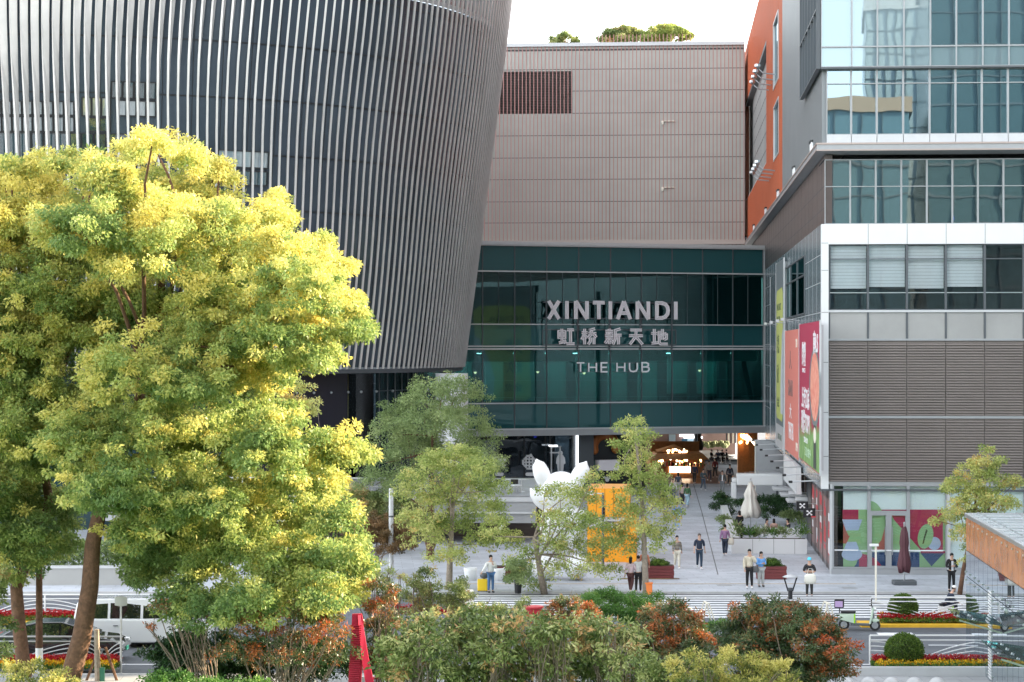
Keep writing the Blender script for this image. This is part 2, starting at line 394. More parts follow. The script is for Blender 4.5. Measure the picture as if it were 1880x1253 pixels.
# side block cladding
b = MB(); b.box(SU, SU+.35, .25, vend, z['lb']-.35, z['wb'])
b.build('side_cladding', M['bluegrey'], rb)
b = MB(); vv = .25
while vv < vend: b.box(SU-.004, SU, vv-.015, vv+.015, z['lb']-.3, z['wb']-.02); vv += 3.1
for k in (16.0, 14.6, 13.1, 11.6, 10.0, 8.4, 6.8): b.box(SU-.005, SU, .3, vend, k-.015, k+.015)
b.build('cladding_joint', M['lgrey'], rb)
v0, v1 = vR(1479, SU), vR(1441.5, SU)
wz0, wz1 = 13.2, 16.5
nv = 3
for i in range(nv):
    a = v0 + (v1-v0)*i/nv; c = v0 + (v1-v0)*(i+1)/nv
    window(rb, a, c, wz0, wz1, SU-.04, M['dgrey'], M['g_teal'], fw=.08, mid=15.4, side=True, pane_in=.01, fd=.03)
MB().box(SU, SU+.5, v0, v1, wz0, wz1).build('window_backing', M['black'], rb) if False else None
# body of the block and soffit
MB().box(SU+.36, FAR, 5.2, vend, z['lb']-.34, z['wb']-.05).box(SU+.36, lx[0]+.09, .26, 5.2, z['lb']-.3, z['wb']-.05).build('block_core', M['interior'], rb)
MB().box(SU+.01, FAR, -.1, vend, z['lb']-.45, z['lb']-.352).build('soffit', M['dgrey'], rb)
# --- upper glass storey (290..410)
bx2 = [uR(1514 + 46.9*i, .4) for i in range(12)]
zt, zl = zR(292), z['wb']+.02
zmid = zR(342)
for a, c in zip(bx2[:-1], bx2[1:]):
    window(rb, a, c, zl, zt, .4, M['grey'], M['g_mid'], fw=.04, mid=zmid, proud=.03)
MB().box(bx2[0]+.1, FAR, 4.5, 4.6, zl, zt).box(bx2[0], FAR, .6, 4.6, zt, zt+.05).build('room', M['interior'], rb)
b = MB()
for i, (a, c) in enumerate(zip(bx2[:-1], bx2[1:])):
    if i in (1,3,5,8): b.box(a+.1, c-.1, .9, .92, zmid+.1, zt-.05)
    if i in (2,6): b.box(a+.2, c-.5, 1.5, 1.9, zl, zmid)
b.build('blind', M['blind'], rb)
for k, mm in ((bx2[2]+.4,'lamp_warm'),(bx2[5]+.2,'lamp_blue'),(bx2[8]+.3,'lamp_warm')):
    MB().box(k, k+.10, 2, 2.1, zl+.3, zl+1.3 if mm == 'lamp_warm' else zl+.45).build('lamp', M[mm], rb)
# side wall of that storey
vcan = vR(1368, -.8)
b = MB(); b.box(uR(1517,.4)-.05, uR(1517,.4)+.3, .42, 104, z['wb']-.05, z['c0'])
b.build('side_wall', M['brown'], rb)
b = MB(); uu = uR(1517,.4)-.05; vv = 3
while vv < 104: b.box(uu-.006, uu, vv-.02, vv+.02, z['wb'], z['c0']-.01); vv += 3.4
for k in (18.4, 19.5): b.box(uu-.006, uu, .5, 104, k-.018, k+.018)
b.build('side_wall_joint', M['dgrey'], rb)
# --- canopy
cu = uR(1500, -.6)
b = MB()
b.add([(cu,-.6,z['c0']+.12),(FAR,-.6,z['c0']+.12),(FAR,-.6,z['c1']),(cu,-.6,z['c1']),(cu,vcan,z['c0']+.12),(cu,vcan,z['c1'])], [(0,1,2,3),(0,3,5,4)])
b.box(cu+.002, FAR, -.595, .6, z['c1']-.06, z['c1']); b.box(cu+.002, 1, .6, vcan, z['c1']-.06, z['c1'])
b.quad((cu,-.6,z['c0']+.12),(FAR,-.6,z['c0']+.12),(FAR,.45,z['c0']-.02),(.3,.45,z['c0']-.02))
b.quad((cu,-.6,z['c0']+.12),(cu,vcan,z['c0']+.12),(.3,vcan,z['c0']-.02),(.3,.45,z['c0']-.02))
b.build('canopy', M['grey'], rb)
b = MB().box(cu-.03, FAR, -.64, -.6, z['c1']-.05, z['c1']+.04).box(cu-.03, FAR, -.64, -.6, z['c0']+.1, z['c0']+.17).box(cu-.05, cu, -.6, vcan, z['c1']-.05, z['c1']+.04).box(cu-.05, cu, -.6, vcan, z['c0']+.1, z['c0']+.17)
b.build('canopy_trim', mat('trim', (.42,.34,.31), .35, .5), rb)
for px in (1494, 1461, 1431, 1408, 1386, 1371):
    v = vR(px, cu+.35)
    b = MB()
    for k in range(4):
        b.lathe([(.09,0),(.09,.75)], 10, (cu+.3, v+k*.42, z['c1']+.05)); b.lathe([(.13,.75),(.13,.87)], 10, (cu+.3, v+k*.42, z['c1']+.05), 1)
    b.build('uplight', [M['whitep'], M['black']], rb)
# --- panels + big windows above
SW = -.4; vor = vR(1438, SW)
bx3 = [uR(p) for p in (1517.5,1563,1610,1658.5,1707,1754.6,1803,1851,1899,1947,1995,2043,2091)]
b = MB()
for a, c in zip(bx3[:-1], bx3[1:]): b.box(a+.015, c-.015, -.02, .3, z['c1']+.06, z['p0'])
b.build('base_panel', M['lgrey'], rb)
zmid3 = zR(154)
for i, (a, c) in enumerate(zip(bx3[:-1], bx3[1:])):
    window(rb, a, c, z['p0'], z['w3'], .12, M['grey'], M['g_blue'], fw=.045, mid=zmid3, proud=.08)
bx4 = [uR(1506.6)] + bx3[1:]
for i, (a, c) in enumerate(zip(bx4[:-1], bx4[1:])):
    window(rb, a, c, z['w3']+.06, z['s3'], -.25, M['grey'], M['g_pale'], fw=.03, proud=.05, name='spandrel')
    for j in range(3):
        window(rb, a, c, z['s3']+3.9*j, z['s3']+3.9*(j+1), -.25, M['grey'], M['g_pale'] if i < 4 else M['g_blue'], fw=.035, proud=.05)
MB().box(bx4[0], FAR, -.3, .3, z['w3']-.03, z['w3']+.055).build('floor_edge', M['dgrey'], rb)
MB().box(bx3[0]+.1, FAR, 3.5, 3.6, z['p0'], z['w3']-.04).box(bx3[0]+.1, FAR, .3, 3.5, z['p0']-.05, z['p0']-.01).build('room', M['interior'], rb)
MB().box(.2, FAR, 3.7, vor-.02, z['c1'], 60).box(bx4[0]+.2, FAR, .35, 3.7, z['s3']+11.8, 60).box(4, FAR, vor, 106, z['c1'], 40.9).box(21, FAR, vor+.1, 106, 40.91, 78).box(4, FAR, 5.2, 106, 0, z['lb']-.46).box(4, FAR, vend+.1, 106, z['lb']-.4, z['c1']-.01).build('core_with_sun_block', M['bluegrey'], rb)  # tall rear box is added, hidden, to shade the finned tower's top
# corrugated side wall: v from corner to orange part

def corrug(name, u, v0, v1, z0, z1, pitch, dep, m, holes=()):
    b = MB(); n = int((v1-v0)/pitch); vs = []; fs = []
    b.box(u+.02, u+.3, v0, v1, z0, z1)
    for i in range(n):
        a = v0 + i*pitch; b.box(u-dep, u+.02, a, a+pitch*.42, z0+.004, z1-.004)
    return b.build(name, m, rb)
corrug('corrugated_wall', SW, .32, vor, z['c1']+.01, 58, .42, .09, M['corr'])
# protruding mirrored corner bay above
vb = vR(1476, bx4[0])
for i in range(6):
    a = -.25 + (vb+.25)*i/6; c = -.25 + (vb+.25)*(i+1)/6
    window(rb, a, c, z['w3']-.02, z['w3']+6, bx4[0]-.06, M['dgrey'], M['g_blue'], fw=.06, side=True, proud=.18, mid=z['w3']+3, pane_in=.0, fd=.04)
# posters etc. ground floor shop
# floor-level shop front
zs = z['lb']-.12
shopx = [uR(1528), uR(1595.5), uR(1667.5), uR(1739), uR(1811), uR(1883), uR(1955), uR(2030)]
MB().box(shopx[0]-.05, FAR, -.06, .3, 0, .28).build('plinth', M['grey'], rb)
for i, (a, c) in enumerate(zip(shopx[:-1], shopx[1:])):
    if i == 1:
        window(rb, a, c, zR(941), zs, 0, M['grey'], M['g_clear'], fw=.08)
        d = window(rb, a, a+(c-a)/2, .29, zR(941), 0, M['grey'], M['g_clear'], fw=.14, name='door')
        MB().box(a+(c-a)/2-.2, a+(c-a)/2-.16, -.12, -.08, 1.0, 2.4).build('door_handle', M['steel'], d)
        d = window(rb, a+(c-a)/2, c, .29, zR(941), 0, M['grey'], M['g_clear'], fw=.14, name='door')
        MB().box(a+(c-a)/2+.16, a+(c-a)/2+.2, -.12, -.08, 1.0, 2.4).build('door_handle', M['steel'], d)
    else: window(rb, a, c, .29, zs, 0, M['grey'], M['g_clear'], fw=.08)
MB().box(shopx[0]-.12, shopx[0]-.002, -.05, .25, 0, zs).box(shopx[3]+.0, shopx[3]+.16, -.07, -.055, .28, zs).build('corner_post', M['lgrey'], rb)
MB().box(shopx[0], FAR, 4, 4.1, 0, zs).box(shopx[0], FAR, .3, 4, zs, zs+.05).build('shop_room', M['interior'], rb)
VG = .20
def sp(px, py): return (uR(px, VG), Zof(py, RP(uR(px, VG), VG).y))
film = [0]
def gpoly(pts, c, name='window_graphic'):
    film[0] += 1; d = VG - .002*film[0]
    p = [sp(*q) for q in pts]; mb = MB(); mb.prism(p, (0,d,0), (1,0,0), (0,0,1), (0,.0012,0)); return mb
PAL = {'red':(.46,.03,.09),'green':(.34,.58,.28),'blue':(.02,.07,.20),'pale':(.50,.60,.78),'white':(.82,.92,.90),'dark':(.05,.08,.02),'coral':(.52,.16,.12)}
for k, c in PAL.items(): M['pl_'+k] = mat('print_'+k, c, .6, var=.04)
def circ(cx, cy, rx, ry=None, a0=0, a1=360, n=26, rot=0):
    ry = ry or rx; r = []
    for i in range(n+1 if a1-a0 < 360 else n):
        t = R_(a0 + (a1-a0)*i/n); x = math.cos(t)*rx; y_ = math.sin(t)*ry; q = R_(rot)
        r.append((cx + x*math.cos(q)-y_*math.sin(q), cy + x*math.sin(q)+y_*math.cos(q)))
    return r
def rect(x0,y0,x1,y1): return [(x0,y0),(x1,y0),(x1,y1),(x0,y1)]
gr = []
def addg(poly, c): gr.append((poly, c))
addg(rect(1548,886,1737,936), 'white'); addg(rect(1740,886,1960,1060), 'white')
addg(rect(1548,936,1737,1057), 'green')
addg(rect(1547,936,1576,954), 'red'); addg(rect(1668,936,1731,1010), 'red'); addg(rect(1597,936,1667,943),'red')
addg([(1636,944),(1661,944),(1668,962),(1690,1008),(1668,1008)], 'red')
addg(rect(1600,1014,1688,1057), 'blue'); addg([(1548,954),(1577,954),(1575,1000),(1548,998)], 'coral')
addg([(1577,954),(1577,1012),(1548,1012),(1560,985)], 'green')
addg([(1577,1012)]+circ(1577,1057,46,40,-90,0)+[(1577,1057)], 'red')
addg([(1550,1057)]+circ(1550,1057,32,45,-90,0)[::-1] if False else [(1548,1057),(1560,1050),(1572,1036),(1577,1020),(1577,1057)], 'blue')
addg(circ(1597,965,27,45,-90,90), 'green'); addg([(1624,970),(1626,1010),(1604,1010),(1618,992)], 'coral')
addg(rect(1548,1010,1735,1014), 'white'); addg([(1637,950),(1690,1010),(1637,1010)], 'green')
addg([(1690,1016),(1733,1016),(1710,1040)], 'blue'); addg(rect(1690,1012,1735,1016),'red')
addg([(1546,954),(1583,954),(1576,974),(1553,974)], 'pale'); addg([(1553,974),(1576,974),(1571,984),(1558,984)], 'green')
addg([(1555,995),(1572,995),(1577,1008),(1549,1008)], 'pale'); addg(circ(1564,1018,19,12), 'pale')
addg(circ(1715,998,12), 'pale'); addg(circ(1699,985,14,23,rot=12), 'green')
addg([(1700,972),(1703,974),(1699,986),(1696,998),(1693,999),(1696,986)], 'dark')
for poly, c in gr: gpoly(poly, c).build('window_graphic', M['pl_'+c], rb)
MB().box(uR(1532), uR(1575), -.07, -.055, zR(1011), zR(1009)).box(uR(1600), uR(1731), -.07, -.055, zR(1011), zR(1009)).build('manifestation_strip', M['whitep'], rb)
# side of ground floor: brown wall + red/white posters
vp = vR(1484, 0)
b = MB(); b.box(0, .3, .3, vp, 0, z['lb']-.46)
for i in range(6): b.box(-.03, 0, .3+i*(vp-.3)/6, .42+i*(vp-.3)/6, 0, z['lb']-.47)
b.build('passage_wall', M['brown'], rb)
b = MB()
for i in range(5):
    a = .6 + i*(vp-.3)/6; b.box(-.012, -.004, a, a+(vp/6)-.5, .3, 3.6)
b.build('poster', mat('poster_paper', (.25,.16,.15), .5), rb)
for i in range(5):
    a = .9 + i*(vp-.3)/6; b = MB()
    for q in range(9):
        zq = .5 + random.random()*2.8; b.box(-.016-.001*q, -.012, a+random.random()*1.2, a+1.2+random.random()*.6, zq, zq+.15+random.random()*.5, random.choice((0,0,1)))
    b.build('poster_print', [M['red'], M['whitep']], rb)
MB().box(0,.6,vp,vp+1.6,0,z['lb']-.46).build('corner_pier', M['dgrey'], rb)
MB().box(1.8,2.0,vp+1.6,vend+8,0,z['lb']-.46).build('shop_front', M['g_dark'], rb)
b = MB()
for i in range(9): b.box(1.66,1.8,vp+3+i*3.9,vp+3.25+i*3.9,0,z['lb']-.46)
b.build('shop_mullion', M['brown'], rb)
# glass return strip between block and bridge
for i,(q0,q1) in enumerate(((4.95,6.98),(6.98,11.2),(11.2,13.2),(13.2,17.3),(17.3,19.4))):
    window(rb, vend+.01, vend+13.5, q0, q1, .1, M['lgrey'], M['g_teal'], fw=.1, side=True, midx=vend+7)
MB().box(.25,.5,vend,vend+14,4.9,19.5).build('return_backing', M['interior'], rb)

# --- orange cladding part of the side
vo1 = vR(1367.5, SW)
ob = thing('orange_building', 'orange ribbed metal building with a big slanting gridded opening behind the corrugated wall', 'building', RP(0,vor), TH)
def vO(px, u=SW): return vR(px, u) - vor
oz0, oz1 = z['c1'], 41.2
wv0, wv1 = vO(1407.5), vO(1370); wz0o, wz1o = 26.0, 35.8
s1 = [(vO(1430), vO(1421), 30.3, 35.2), (vO(1431), vO(1421.5), 25.0, 29.0)]
b = MB()
def wall_cols(b, u, v0, v1, z0, z1, pitch=.5, dep=.05):
    b.box(u, u+.3, v0, v1, z0, z1); a = v0
    while a + pitch <= v1 + .01: b.box(u-dep, u-.0005, a, a+pitch*.2, z0+.003, z1-.003); a += pitch
wall_cols(b, SW, 0, s1[0][0], oz0, oz1); sa, sb = s1[0][0], s1[0][1]
for q0, q1 in ((oz0, 25.0), (29.0, 30.3), (35.2, oz1)): wall_cols(b, SW, sa, sb, q0, q1)
wall_cols(b, SW, sb, wv0, oz0, oz1)
wall_cols(b, SW, wv0, wv1, oz0, wz0o); wall_cols(b, SW, wv0, wv1, wz1o, oz1); wall_cols(b, SW, wv1, vo1-vor, oz0, oz1)
b.build('wall', M['orange_clad'], ob)
MB().box(SW+.31, 30, 0.01, 58, oz0, oz1-.3).build('core', M['orange_clad'], ob) if False else None
MB().box(SW+.45, SW+.6, 0, 75, oz0, oz1-.2).build('inner_wall', M['gpanel'], ob)
b = MB()
for i in range(18): b.box(SW+.435, SW+.45, wv0-4+i*2.6, wv0-3.95+i*2.6, 24, 38)
for i in range(8): b.box(SW+.43, SW+.45, wv0-5, wv1+4, 25+i*1.5, 25.05+i*1.5)
b.build('panel_joint', M['seam'], ob)
MB().box(SW-.02, SW+.43, wv0, wv1, wz1o-.3, wz1o-.002).build('opening_reveal', M['dgrey'], ob)
MB().box(SW+.0, SW+.43, wv0, wv1, wz0o, wz0o+.15).build('opening_sill', M['lgrey'], ob)
for sa, sb, q0, q1 in s1: window(ob, sa, sb, q0, q1, SW, M['lgrey'], M['g_pale'], fw=.12, side=True, proud=.08)
MB().box(SW-.03, 20, 0, 85, oz1, oz1+.12).build('roof_edge', M['orange_clad'], ob)
for zq in (31.2, 23.6+.6):
    b = MB()
    for k in range(4):
        v = vO(1424) + k*3.2
        b.tube([(SW,v,zq),(SW-.9,v,zq+.1),(SW-1.3,v+.3,zq+.5)], .05, 6); b.lathe([(.05,0),(.22,.12),(.2,.3)], 8, (SW-1.3,v+.3,zq+.5))
    b.tube([(SW-.9, vO(1424), zq+.1),(SW-.9, vO(1424)+9.6, zq+.1)], .04, 6)
    b.build('floodlight_bracket', M['steel'], ob)

# ================================================================ red striped facade
vr = (P(1367, 300, 212) - OR).dot(vx)
fb = thing('striped_facade_building', 'grey metal panelled building with thin pink vertical battens above the teal glass bridge', 'building', RP(0, vr), TH)
OF = RP(0, vr); ue = solve(1367.5, OF, ux)
def uF(px): return solve(px, OF, ux)
def zF(py, px=1367): return Zof(py, (OF + ux*uF(px)).y)
UL2 = -52; zt0 = zF(83)
lu0, lu1 = uF(905), uF(1051); lz0, lz1 = zF(209,1051), zF(131,1051)
b = MB(); b.box(UL2, lu0, 0, 1, 17, zt0).box(lu1, ue, 0, 1, 17, zt0).box(lu0, lu1, 0, 1, 17, lz0).box(lu0, lu1, 0, 1, lz1, zt0)
b.build('wall', M['redface'], fb)
b = MB(); b.box(lu0, lu1, .5, .6, lz0, lz1); k = lz0+.05
while k < lz1-.1:
    b.box(lu0, lu1, .2, .45, k, k+.06); k += .16
b.build('vent_louvre', M['brown'], fb)
b = MB()
for py in (125, 165, 206, 247, 288, 328, 369, 408): b.box(UL2 if py > 215 or py < 130 else lu1, ue, -.006, 0, zF(py)-.035, zF(py)+.035)
for px in (1119, 1253, 1345): b.box(uF(px)-.03, uF(px)+.03, -.0065, -.0004, 19, zt0)
b.box(UL2, ue, -.02, 0, zF(89)-.10, zF(89)+.08)
b.build('panel_joint', M['seam'], fb)
b = MB(); a = ue - .1; i = 0
while a > UL2:
    px = 940 + F*(OF+ux*a).x/(OF+ux*a).y
    top = zt0 + (1.1 if 1095 < px < 1275 else .25)
    b.box(a-.04, a+.04, -.28, -.22, 19.5, top); a -= .372
b.build('batten_screen', M['redbat'], fb)
MB().box(UL2, ue, -.35, 1.05, zt0, zt0+.35).build('parapet', M['lgrey'], fb)
MB().box(UL2, ue, -.6, 0, zF(449), zF(441)).build('base_trim', mat('trim2', (.42,.36,.33), .4, .4), fb)
for py in (222, 344):
    o = MB().box(uF(1214), uF(1240), -.2, -.01, zF(py)-.05, zF(py)+.05).lathe([(.1,-.35),(.14,-.1),(.02,0)], 8, (uF(1217), -.3, zF(py))).build('wall_lamp', M['cream'], fb)
MB().box(UL2, ue, 1, 28, 8, zt0-.6).build('core', M['dgrey'], fb)

# ================================================================ glass bridge (frame B)
TB = R_(18.0); OB = Vector(((1402-940)*178/F, 178, 0)); bxv = Vector((math.cos(TB), math.sin(TB), 0)); byv = Vector((-math.sin(TB), math.cos(TB), 0))
def uB(px): return solve(px, OB, bxv)
def zB(py, px=1402): return Zof(py, (OB + bxv*uB(px)).y)
gb = thing('glass_bridge_building', 'dark teal glass bridge building spanning the passage with large white lettering', 'building', OB, TB)
lv = [zB(783), zB(737), zB(641), zB(597.5), zB(504), zB(458)]
mulx = [840+59.0*0] ; mulx = [uB(p) for p in (1401,1345.5,1290,1234,1178,1121,1062.5,1004,945,886,827,767)]
EXT = -40
for i, (c, a) in enumerate(zip(mulx[:-1], mulx[1:])):
    for j in range(5):
        gm = M['g_teal'] if j in (1,3) else M['g_spandrel']
        window(gb, a, c, lv[j], lv[j+1], 0, M['dgrey'], gm, fw=.035, fd=.1, proud=.02, midx=(a+c)/2 if j == 3 else None)
b = MB()
for j, t in ((1,.10),(2,.13),(3,.08),(4,.10),(5,.10)): b.box(EXT, 0, -.22, -.03, lv[j]-t/2, lv[j]+t/2)
b.box(EXT, 0, -.25, -.03, lv[2]+.16, lv[2]+.26)
b.build('transom', M['lgrey'], gb)
MB().box(EXT, .3, -.35, .2, lv[0]-.52, lv[0]-.05).build('bottom_beam', M['grey'], gb)
MB().box(EXT, .3, -.40, .2, lv[0]-.05, lv[0]+.06).build('beam_cap', M['lgrey'], gb)
MB().box(EXT, .3, -.30, .3, lv[5]+.05, lv[5]+.30).build('roof_edge', M['lgrey'], gb)
MB().box(0, .28, -.32, .2, lv[0], lv[5]+.04).build('end_post', M['lgrey'], gb)
MB().box(EXT, 0, .3, 12, lv[5], lv[5]+.1).box(EXT, 0, .3, 12, lv[0]-.5, lv[0]-.3).box(EXT, 0, .3, 12, lv[1]-.2, lv[1]).box(EXT,0,.3,12,lv[2]-.1,lv[2]+.1).box(EXT,0,.3,12,lv[4]-.2,lv[4]).box(-.12,-.02,.3,12,lv[0],lv[5]).build('floor_slab', M['interior'], gb)
MB().box(EXT, 0, 7, 7.2, lv[1], lv[2]).build('corridor_wall', M['teal_wall'], gb)
MB().box(EXT, 0, 1.6, 1.9, lv[2]-.38, lv[2]-.34).box(EXT, 0, 4.9, 5.2, lv[2]-.38, lv[2]-.34).build('corridor_fill_strip', mat('corridor_fill_glow', (1,1,1), emit=(.8,1,.95), es=3.5), gb)  # added glowing strips that brighten the corridor
MB().box(EXT, 0, 5, 5.2, lv[3], lv[4]).build('office_wall', M['interior'], gb)
b = MB()
for i, (c, a) in enumerate(zip(mulx[:-1], mulx[1:])):
    b.box(a+.02, c-(.02 if i % 3 else .35), .4, .42, lv[2]-1.0, lv[2]-.11)
b.build('roller_blind', mat('blind_green', (.62,.78,.72), .8), gb)
b = MB()
for i, (c, a) in enumerate(zip(mulx[:-1], mulx[1:])):
    b.box(a+.5, a+1.15, 4, 4.5, lv[1], lv[2]-.1); 
    b.box(a+1.5, a+1.55, 6.7, 6.9, lv[1], lv[2]-.1, 1); b.box(a+2.3, a+2.35, 6.7, 6.9, lv[1], lv[2]-.1, 1)
b.beam((uB(1372),1.5,lv[2]),(uB(1392),1.5,lv[1]),.45,.4)
b.build('column', [M['dgrey'], M['lgrey']], gb)
b = MB()
b.box(EXT, -.1, .35, .38, lv[1]+.42, lv[1]+.46); b.box(EXT, -.1, 1.35, 1.38, lv[1]+1.75, lv[1]+1.79)
b.build('hand_rail', M['lgrey'], gb)
for px, py in ((876,687),(991,686),(1103,689),(1212,686),(1319,684)):
    u = uB(px); zq = zB(py, px); MB().lathe([(.04,0),(.12,.1),(.14,.16)], 8, (u, 3.9 if px>1000 else .5, zq)).build('wall_lamp', cm('lamp_dim',(1,.6,.4),emit=(1,.45,.25),es=1.5), gb)
# lettering --------------------------------------------------
def strokes(par, name, polys, x0, z0, w, h, lw, n=3, gap=.25, y=-.75, dep=.12):
    """polys: list of polylines in unit box; every stroke is n thin parallel tubes of light on a dark backing"""
    b = MB()
    split = []
    for pl in polys:
        cur = [pl[0]]
        for i in range(1, len(pl)):
            cur.append(pl[i])
            if i < len(pl)-1:
                d1 = Vector(((pl[i][0]-pl[i-1][0])*w, (pl[i][1]-pl[i-1][1])*h)).normalized(); d2 = Vector(((pl[i+1][0]-pl[i][0])*w, (pl[i+1][1]-pl[i][1])*h)).normalized()
                if d1.dot(d2) < -.1: split.append(cur); cur = [pl[i]]
        split.append(cur)
    for pl in split:
        pts = [Vector((x0 + p[0]*w, 0, z0 + p[1]*h)) for p in pl]
        closed = len(pl) > 2 and pl[0] == pl[-1]
        for L, mi, yo, wd in [(0, 1, .05, lw)] + [((k-(n-1)/2)*lw*(1-gap)/(max(n-1,1)), 0, 0, lw*gap*1.15) for k in range(n)]:
            off = []
            for i, p in enumerate(pts):
                a = pts[i-1] if i > 0 else (pts[-2] if closed else None); c = pts[i+1] if i < len(pts)-1 else (pts[1] if closed else None)
                d1 = (p-a).normalized() if a is not None else None; d2 = (c-p).normalized() if c is not None else None
                d1 = d1 or d2; d2 = d2 or d1
                n1 = Vector((-d1.z,0,d1.x)); n2 = Vector((-d2.z,0,d2.x)); nn = (n1+n2)
                nn = n1 if nn.length < .2 else nn.normalized(); k = 1/max(.5, nn.dot(n1))
                off.append((p + nn*(L*k), nn*(wd/2*k)))
            f = []; m_ = len(off)
            vs = [(q[0]+q[1]) for q in off] + [(q[0]-q[1]) for q in off]
            yy = y + yo; vs3 = [(v.x, yy, v.z) for v in vs] + [(v.x, yy+dep, v.z) for v in vs]
            for i in range(m_-1):
                f.append((i, i+1, m_+i+1, m_+i)); f.append((2*m_+i, 3*m_+i, 3*m_+i+1, 2*m_+i+1))
                f.append((i, 2*m_+i, 2*m_+i+1, i+1)); f.append((m_+i, m_+i+1, 3*m_+i+1, 3*m_+i))
            f.append((0, m_, 3*m_, 2*m_)); f.append((m_-1, 3*m_-1, 4*m_-1, 2*m_+m_-1))
            b.add(vs3, f, mi)
    return b.build(name, [M['signwhite'], M['signdark']], par)
LET = {'X':[[(0,1),(1,0)],[(1,1),(0,0)]], 'I':[[(.5,0),(.5,1)]], 'N':[[(0,0),(0,1),(1,0),(1,1)]], 'T':[[(0,1),(1,1)],[(.5,1),(.5,0)]],
 'A':[[(0,0),(.5,1),(1,0)],[(.22,.35),(.78,.35)]], 'D':[[(0,0),(0,1),(.45,1),(.75,.92),(.95,.72),(1,.5),(.95,.28),(.75,.08),(.45,0),(0,0)]],
 'H':[[(0,0),(0,1)],[(1,0),(1,1)],[(0,.5),(1,.5)]], 'E':[[(1,1),(0,1),(0,0),(1,0)],[(0,.5),(.9,.5)]], 'U':[[(0,1),(0,.3),(.15,.07),(.5,0),(.85,.07),(1,.3),(1,1)]],
 'B':[[(0,0),(0,1),(.6,1),(.88,.88),(.88,.65),(.6,.53),(0,.53)],[(.6,.53),(.95,.42),(1,.25),(.85,.05),(.6,0),(0,0)]]}
sg = thing('lettering_sign', 'XINTIANDI 虹桥新天地 THE HUB in white outlined letters on rails before the teal glass', 'sign', OB, TB)
zc = lambda py: Zof(py, (OS + bxv*solve(1125, OS, bxv)).y)
OS = OB - byv*.75
uB0 = uB
def uB(px): return solve(px, OS, bxv)
for ch, a, c in [('X',1004,1030),('I',1038,1044.2),('N',1054.5,1081),('T',1089,1110.3),('I',1117.7,1124),('A',1131,1160.8),('N',1167.7,1193.6),('D',1203.6,1229.9),('I',1238,1244.3)]:
    u0, u1 = uB(a), uB(c); ix = {'T':0,'X':.16,'A':.15}.get(ch,.135); zt_ = .135 if ch in 'TD' else .02; zb_ = .135 if ch == 'D' else .02
    strokes(sg, 'letter', LET[ch], u0+ix, zc(587)+zb_, max(.01, u1-u0-2*ix), zc(553)-zc(587)-zt_-zb_, .27, 3, .25)
for ch, a, c in [('T',1059,1073),('H',1081,1095),('E',1104,1115.5),('H',1133,1147),('U',1156,1170),('B',1179,1192)]:
    u0, u1 = uB(a), uB(c)
    strokes(sg, 'letter', LET[ch], u0, zc(683), (u1-u0), zc(666.5)-zc(683), .12, 1, .85)
HZ = {
'虹':[[(.0,.82),(.4,.82),(.4,.45),(0,.45),(0,.82)],[(.2,1),(.2,.12)],[(0,.1),(.42,.18)],[(.36,.3),(.45,.05)],[(.55,.93),(1,.93)],[(.78,.93),(.78,.04)],[(.5,.04),(1.04,.04)]],
'桥':[[(0,.75),(.4,.75)],[(.2,1),(.2,0)],[(.2,.7),(0,.3)],[(.22,.6),(.38,.42)],[(.92,1),(.5,.9)],[(.45,.7),(1,.7)],[(.7,.92),(.62,.6),(.42,.4)],[(.75,.7),(1.02,.45)],[(.6,.45),(.6,.2),(.45,0)],[(.85,.45),(.85,0)]],
'新':[[(.25,1),(.28,.88)],[(.02,.85),(.5,.85)],[(.14,.8),(.18,.65)],[(.4,.8),(.34,.65)],[(0,.6),(.52,.6)],[(.02,.42),(.5,.42)],[(.26,.6),(.26,.02)],[(.2,.38),(.0,.08)],[(.3,.36),(.5,.14)],[(.98,1),(.65,.9),(.65,.35),(.5,.0)],[(.65,.6),(1.05,.6)],[(.86,.6),(.86,0)]],
'天':[[(.08,.93),(.95,.93)],[(0,.56),(1.02,.56)],[(.52,.93),(.5,.5),(.05,.0)],[(.52,.5),(1,.0)]],
'地':[[(0,.72),(.4,.72)],[(.2,1),(.2,.1)],[(0,.08),(.44,.12)],[(.42,.5),(1,.72),(1,.38),(.86,.32)],[(.52,.88),(.52,.12),(.62,.03),(1.08,.03)],[(.74,1),(.74,.3)]]}
for ch, a, c in [('虹',1024,1056),('桥',1066,1097),('新',1109,1142),('天',1153,1182),('地',1194,1226)]:
    u0, u1 = uB(a), uB(c)
    strokes(sg, 'letter', HZ[ch], u0+.1, zc(634)+.05, (u1-u0-.2), zc(603)-zc(634)-.1, .21, 2, .36)
b = MB()
for py in (556, 585, 606, 633): b.beam((uB(998), -.55, zc(py)), (uB(1243), -.55, zc(py)), .07)
for px in (1005, 1062.5, 1121, 1178, 1236): b.beam((uB(px), -.45, zc(553)), (uB(px), -.45, zc(641)), .09)
for px in (998, 1243): b.beam((uB(px), -.5, zc(606)), (uB(px), -.5, zc(633)), .07)
for py in (667, 683): b.beam((uB(1060), -.55, zc(py)), (uB(1180), -.55, zc(py)), .05)
for px in (1005, 1062.5, 1121, 1178, 1236):
    for zq in (lv[2], lv[3]): b.beam((uB(px), -.45, zq), (uB(px), -.2, zq), .08)
b.build('support_rail', M['dgrey'], sg)
uB = uB0

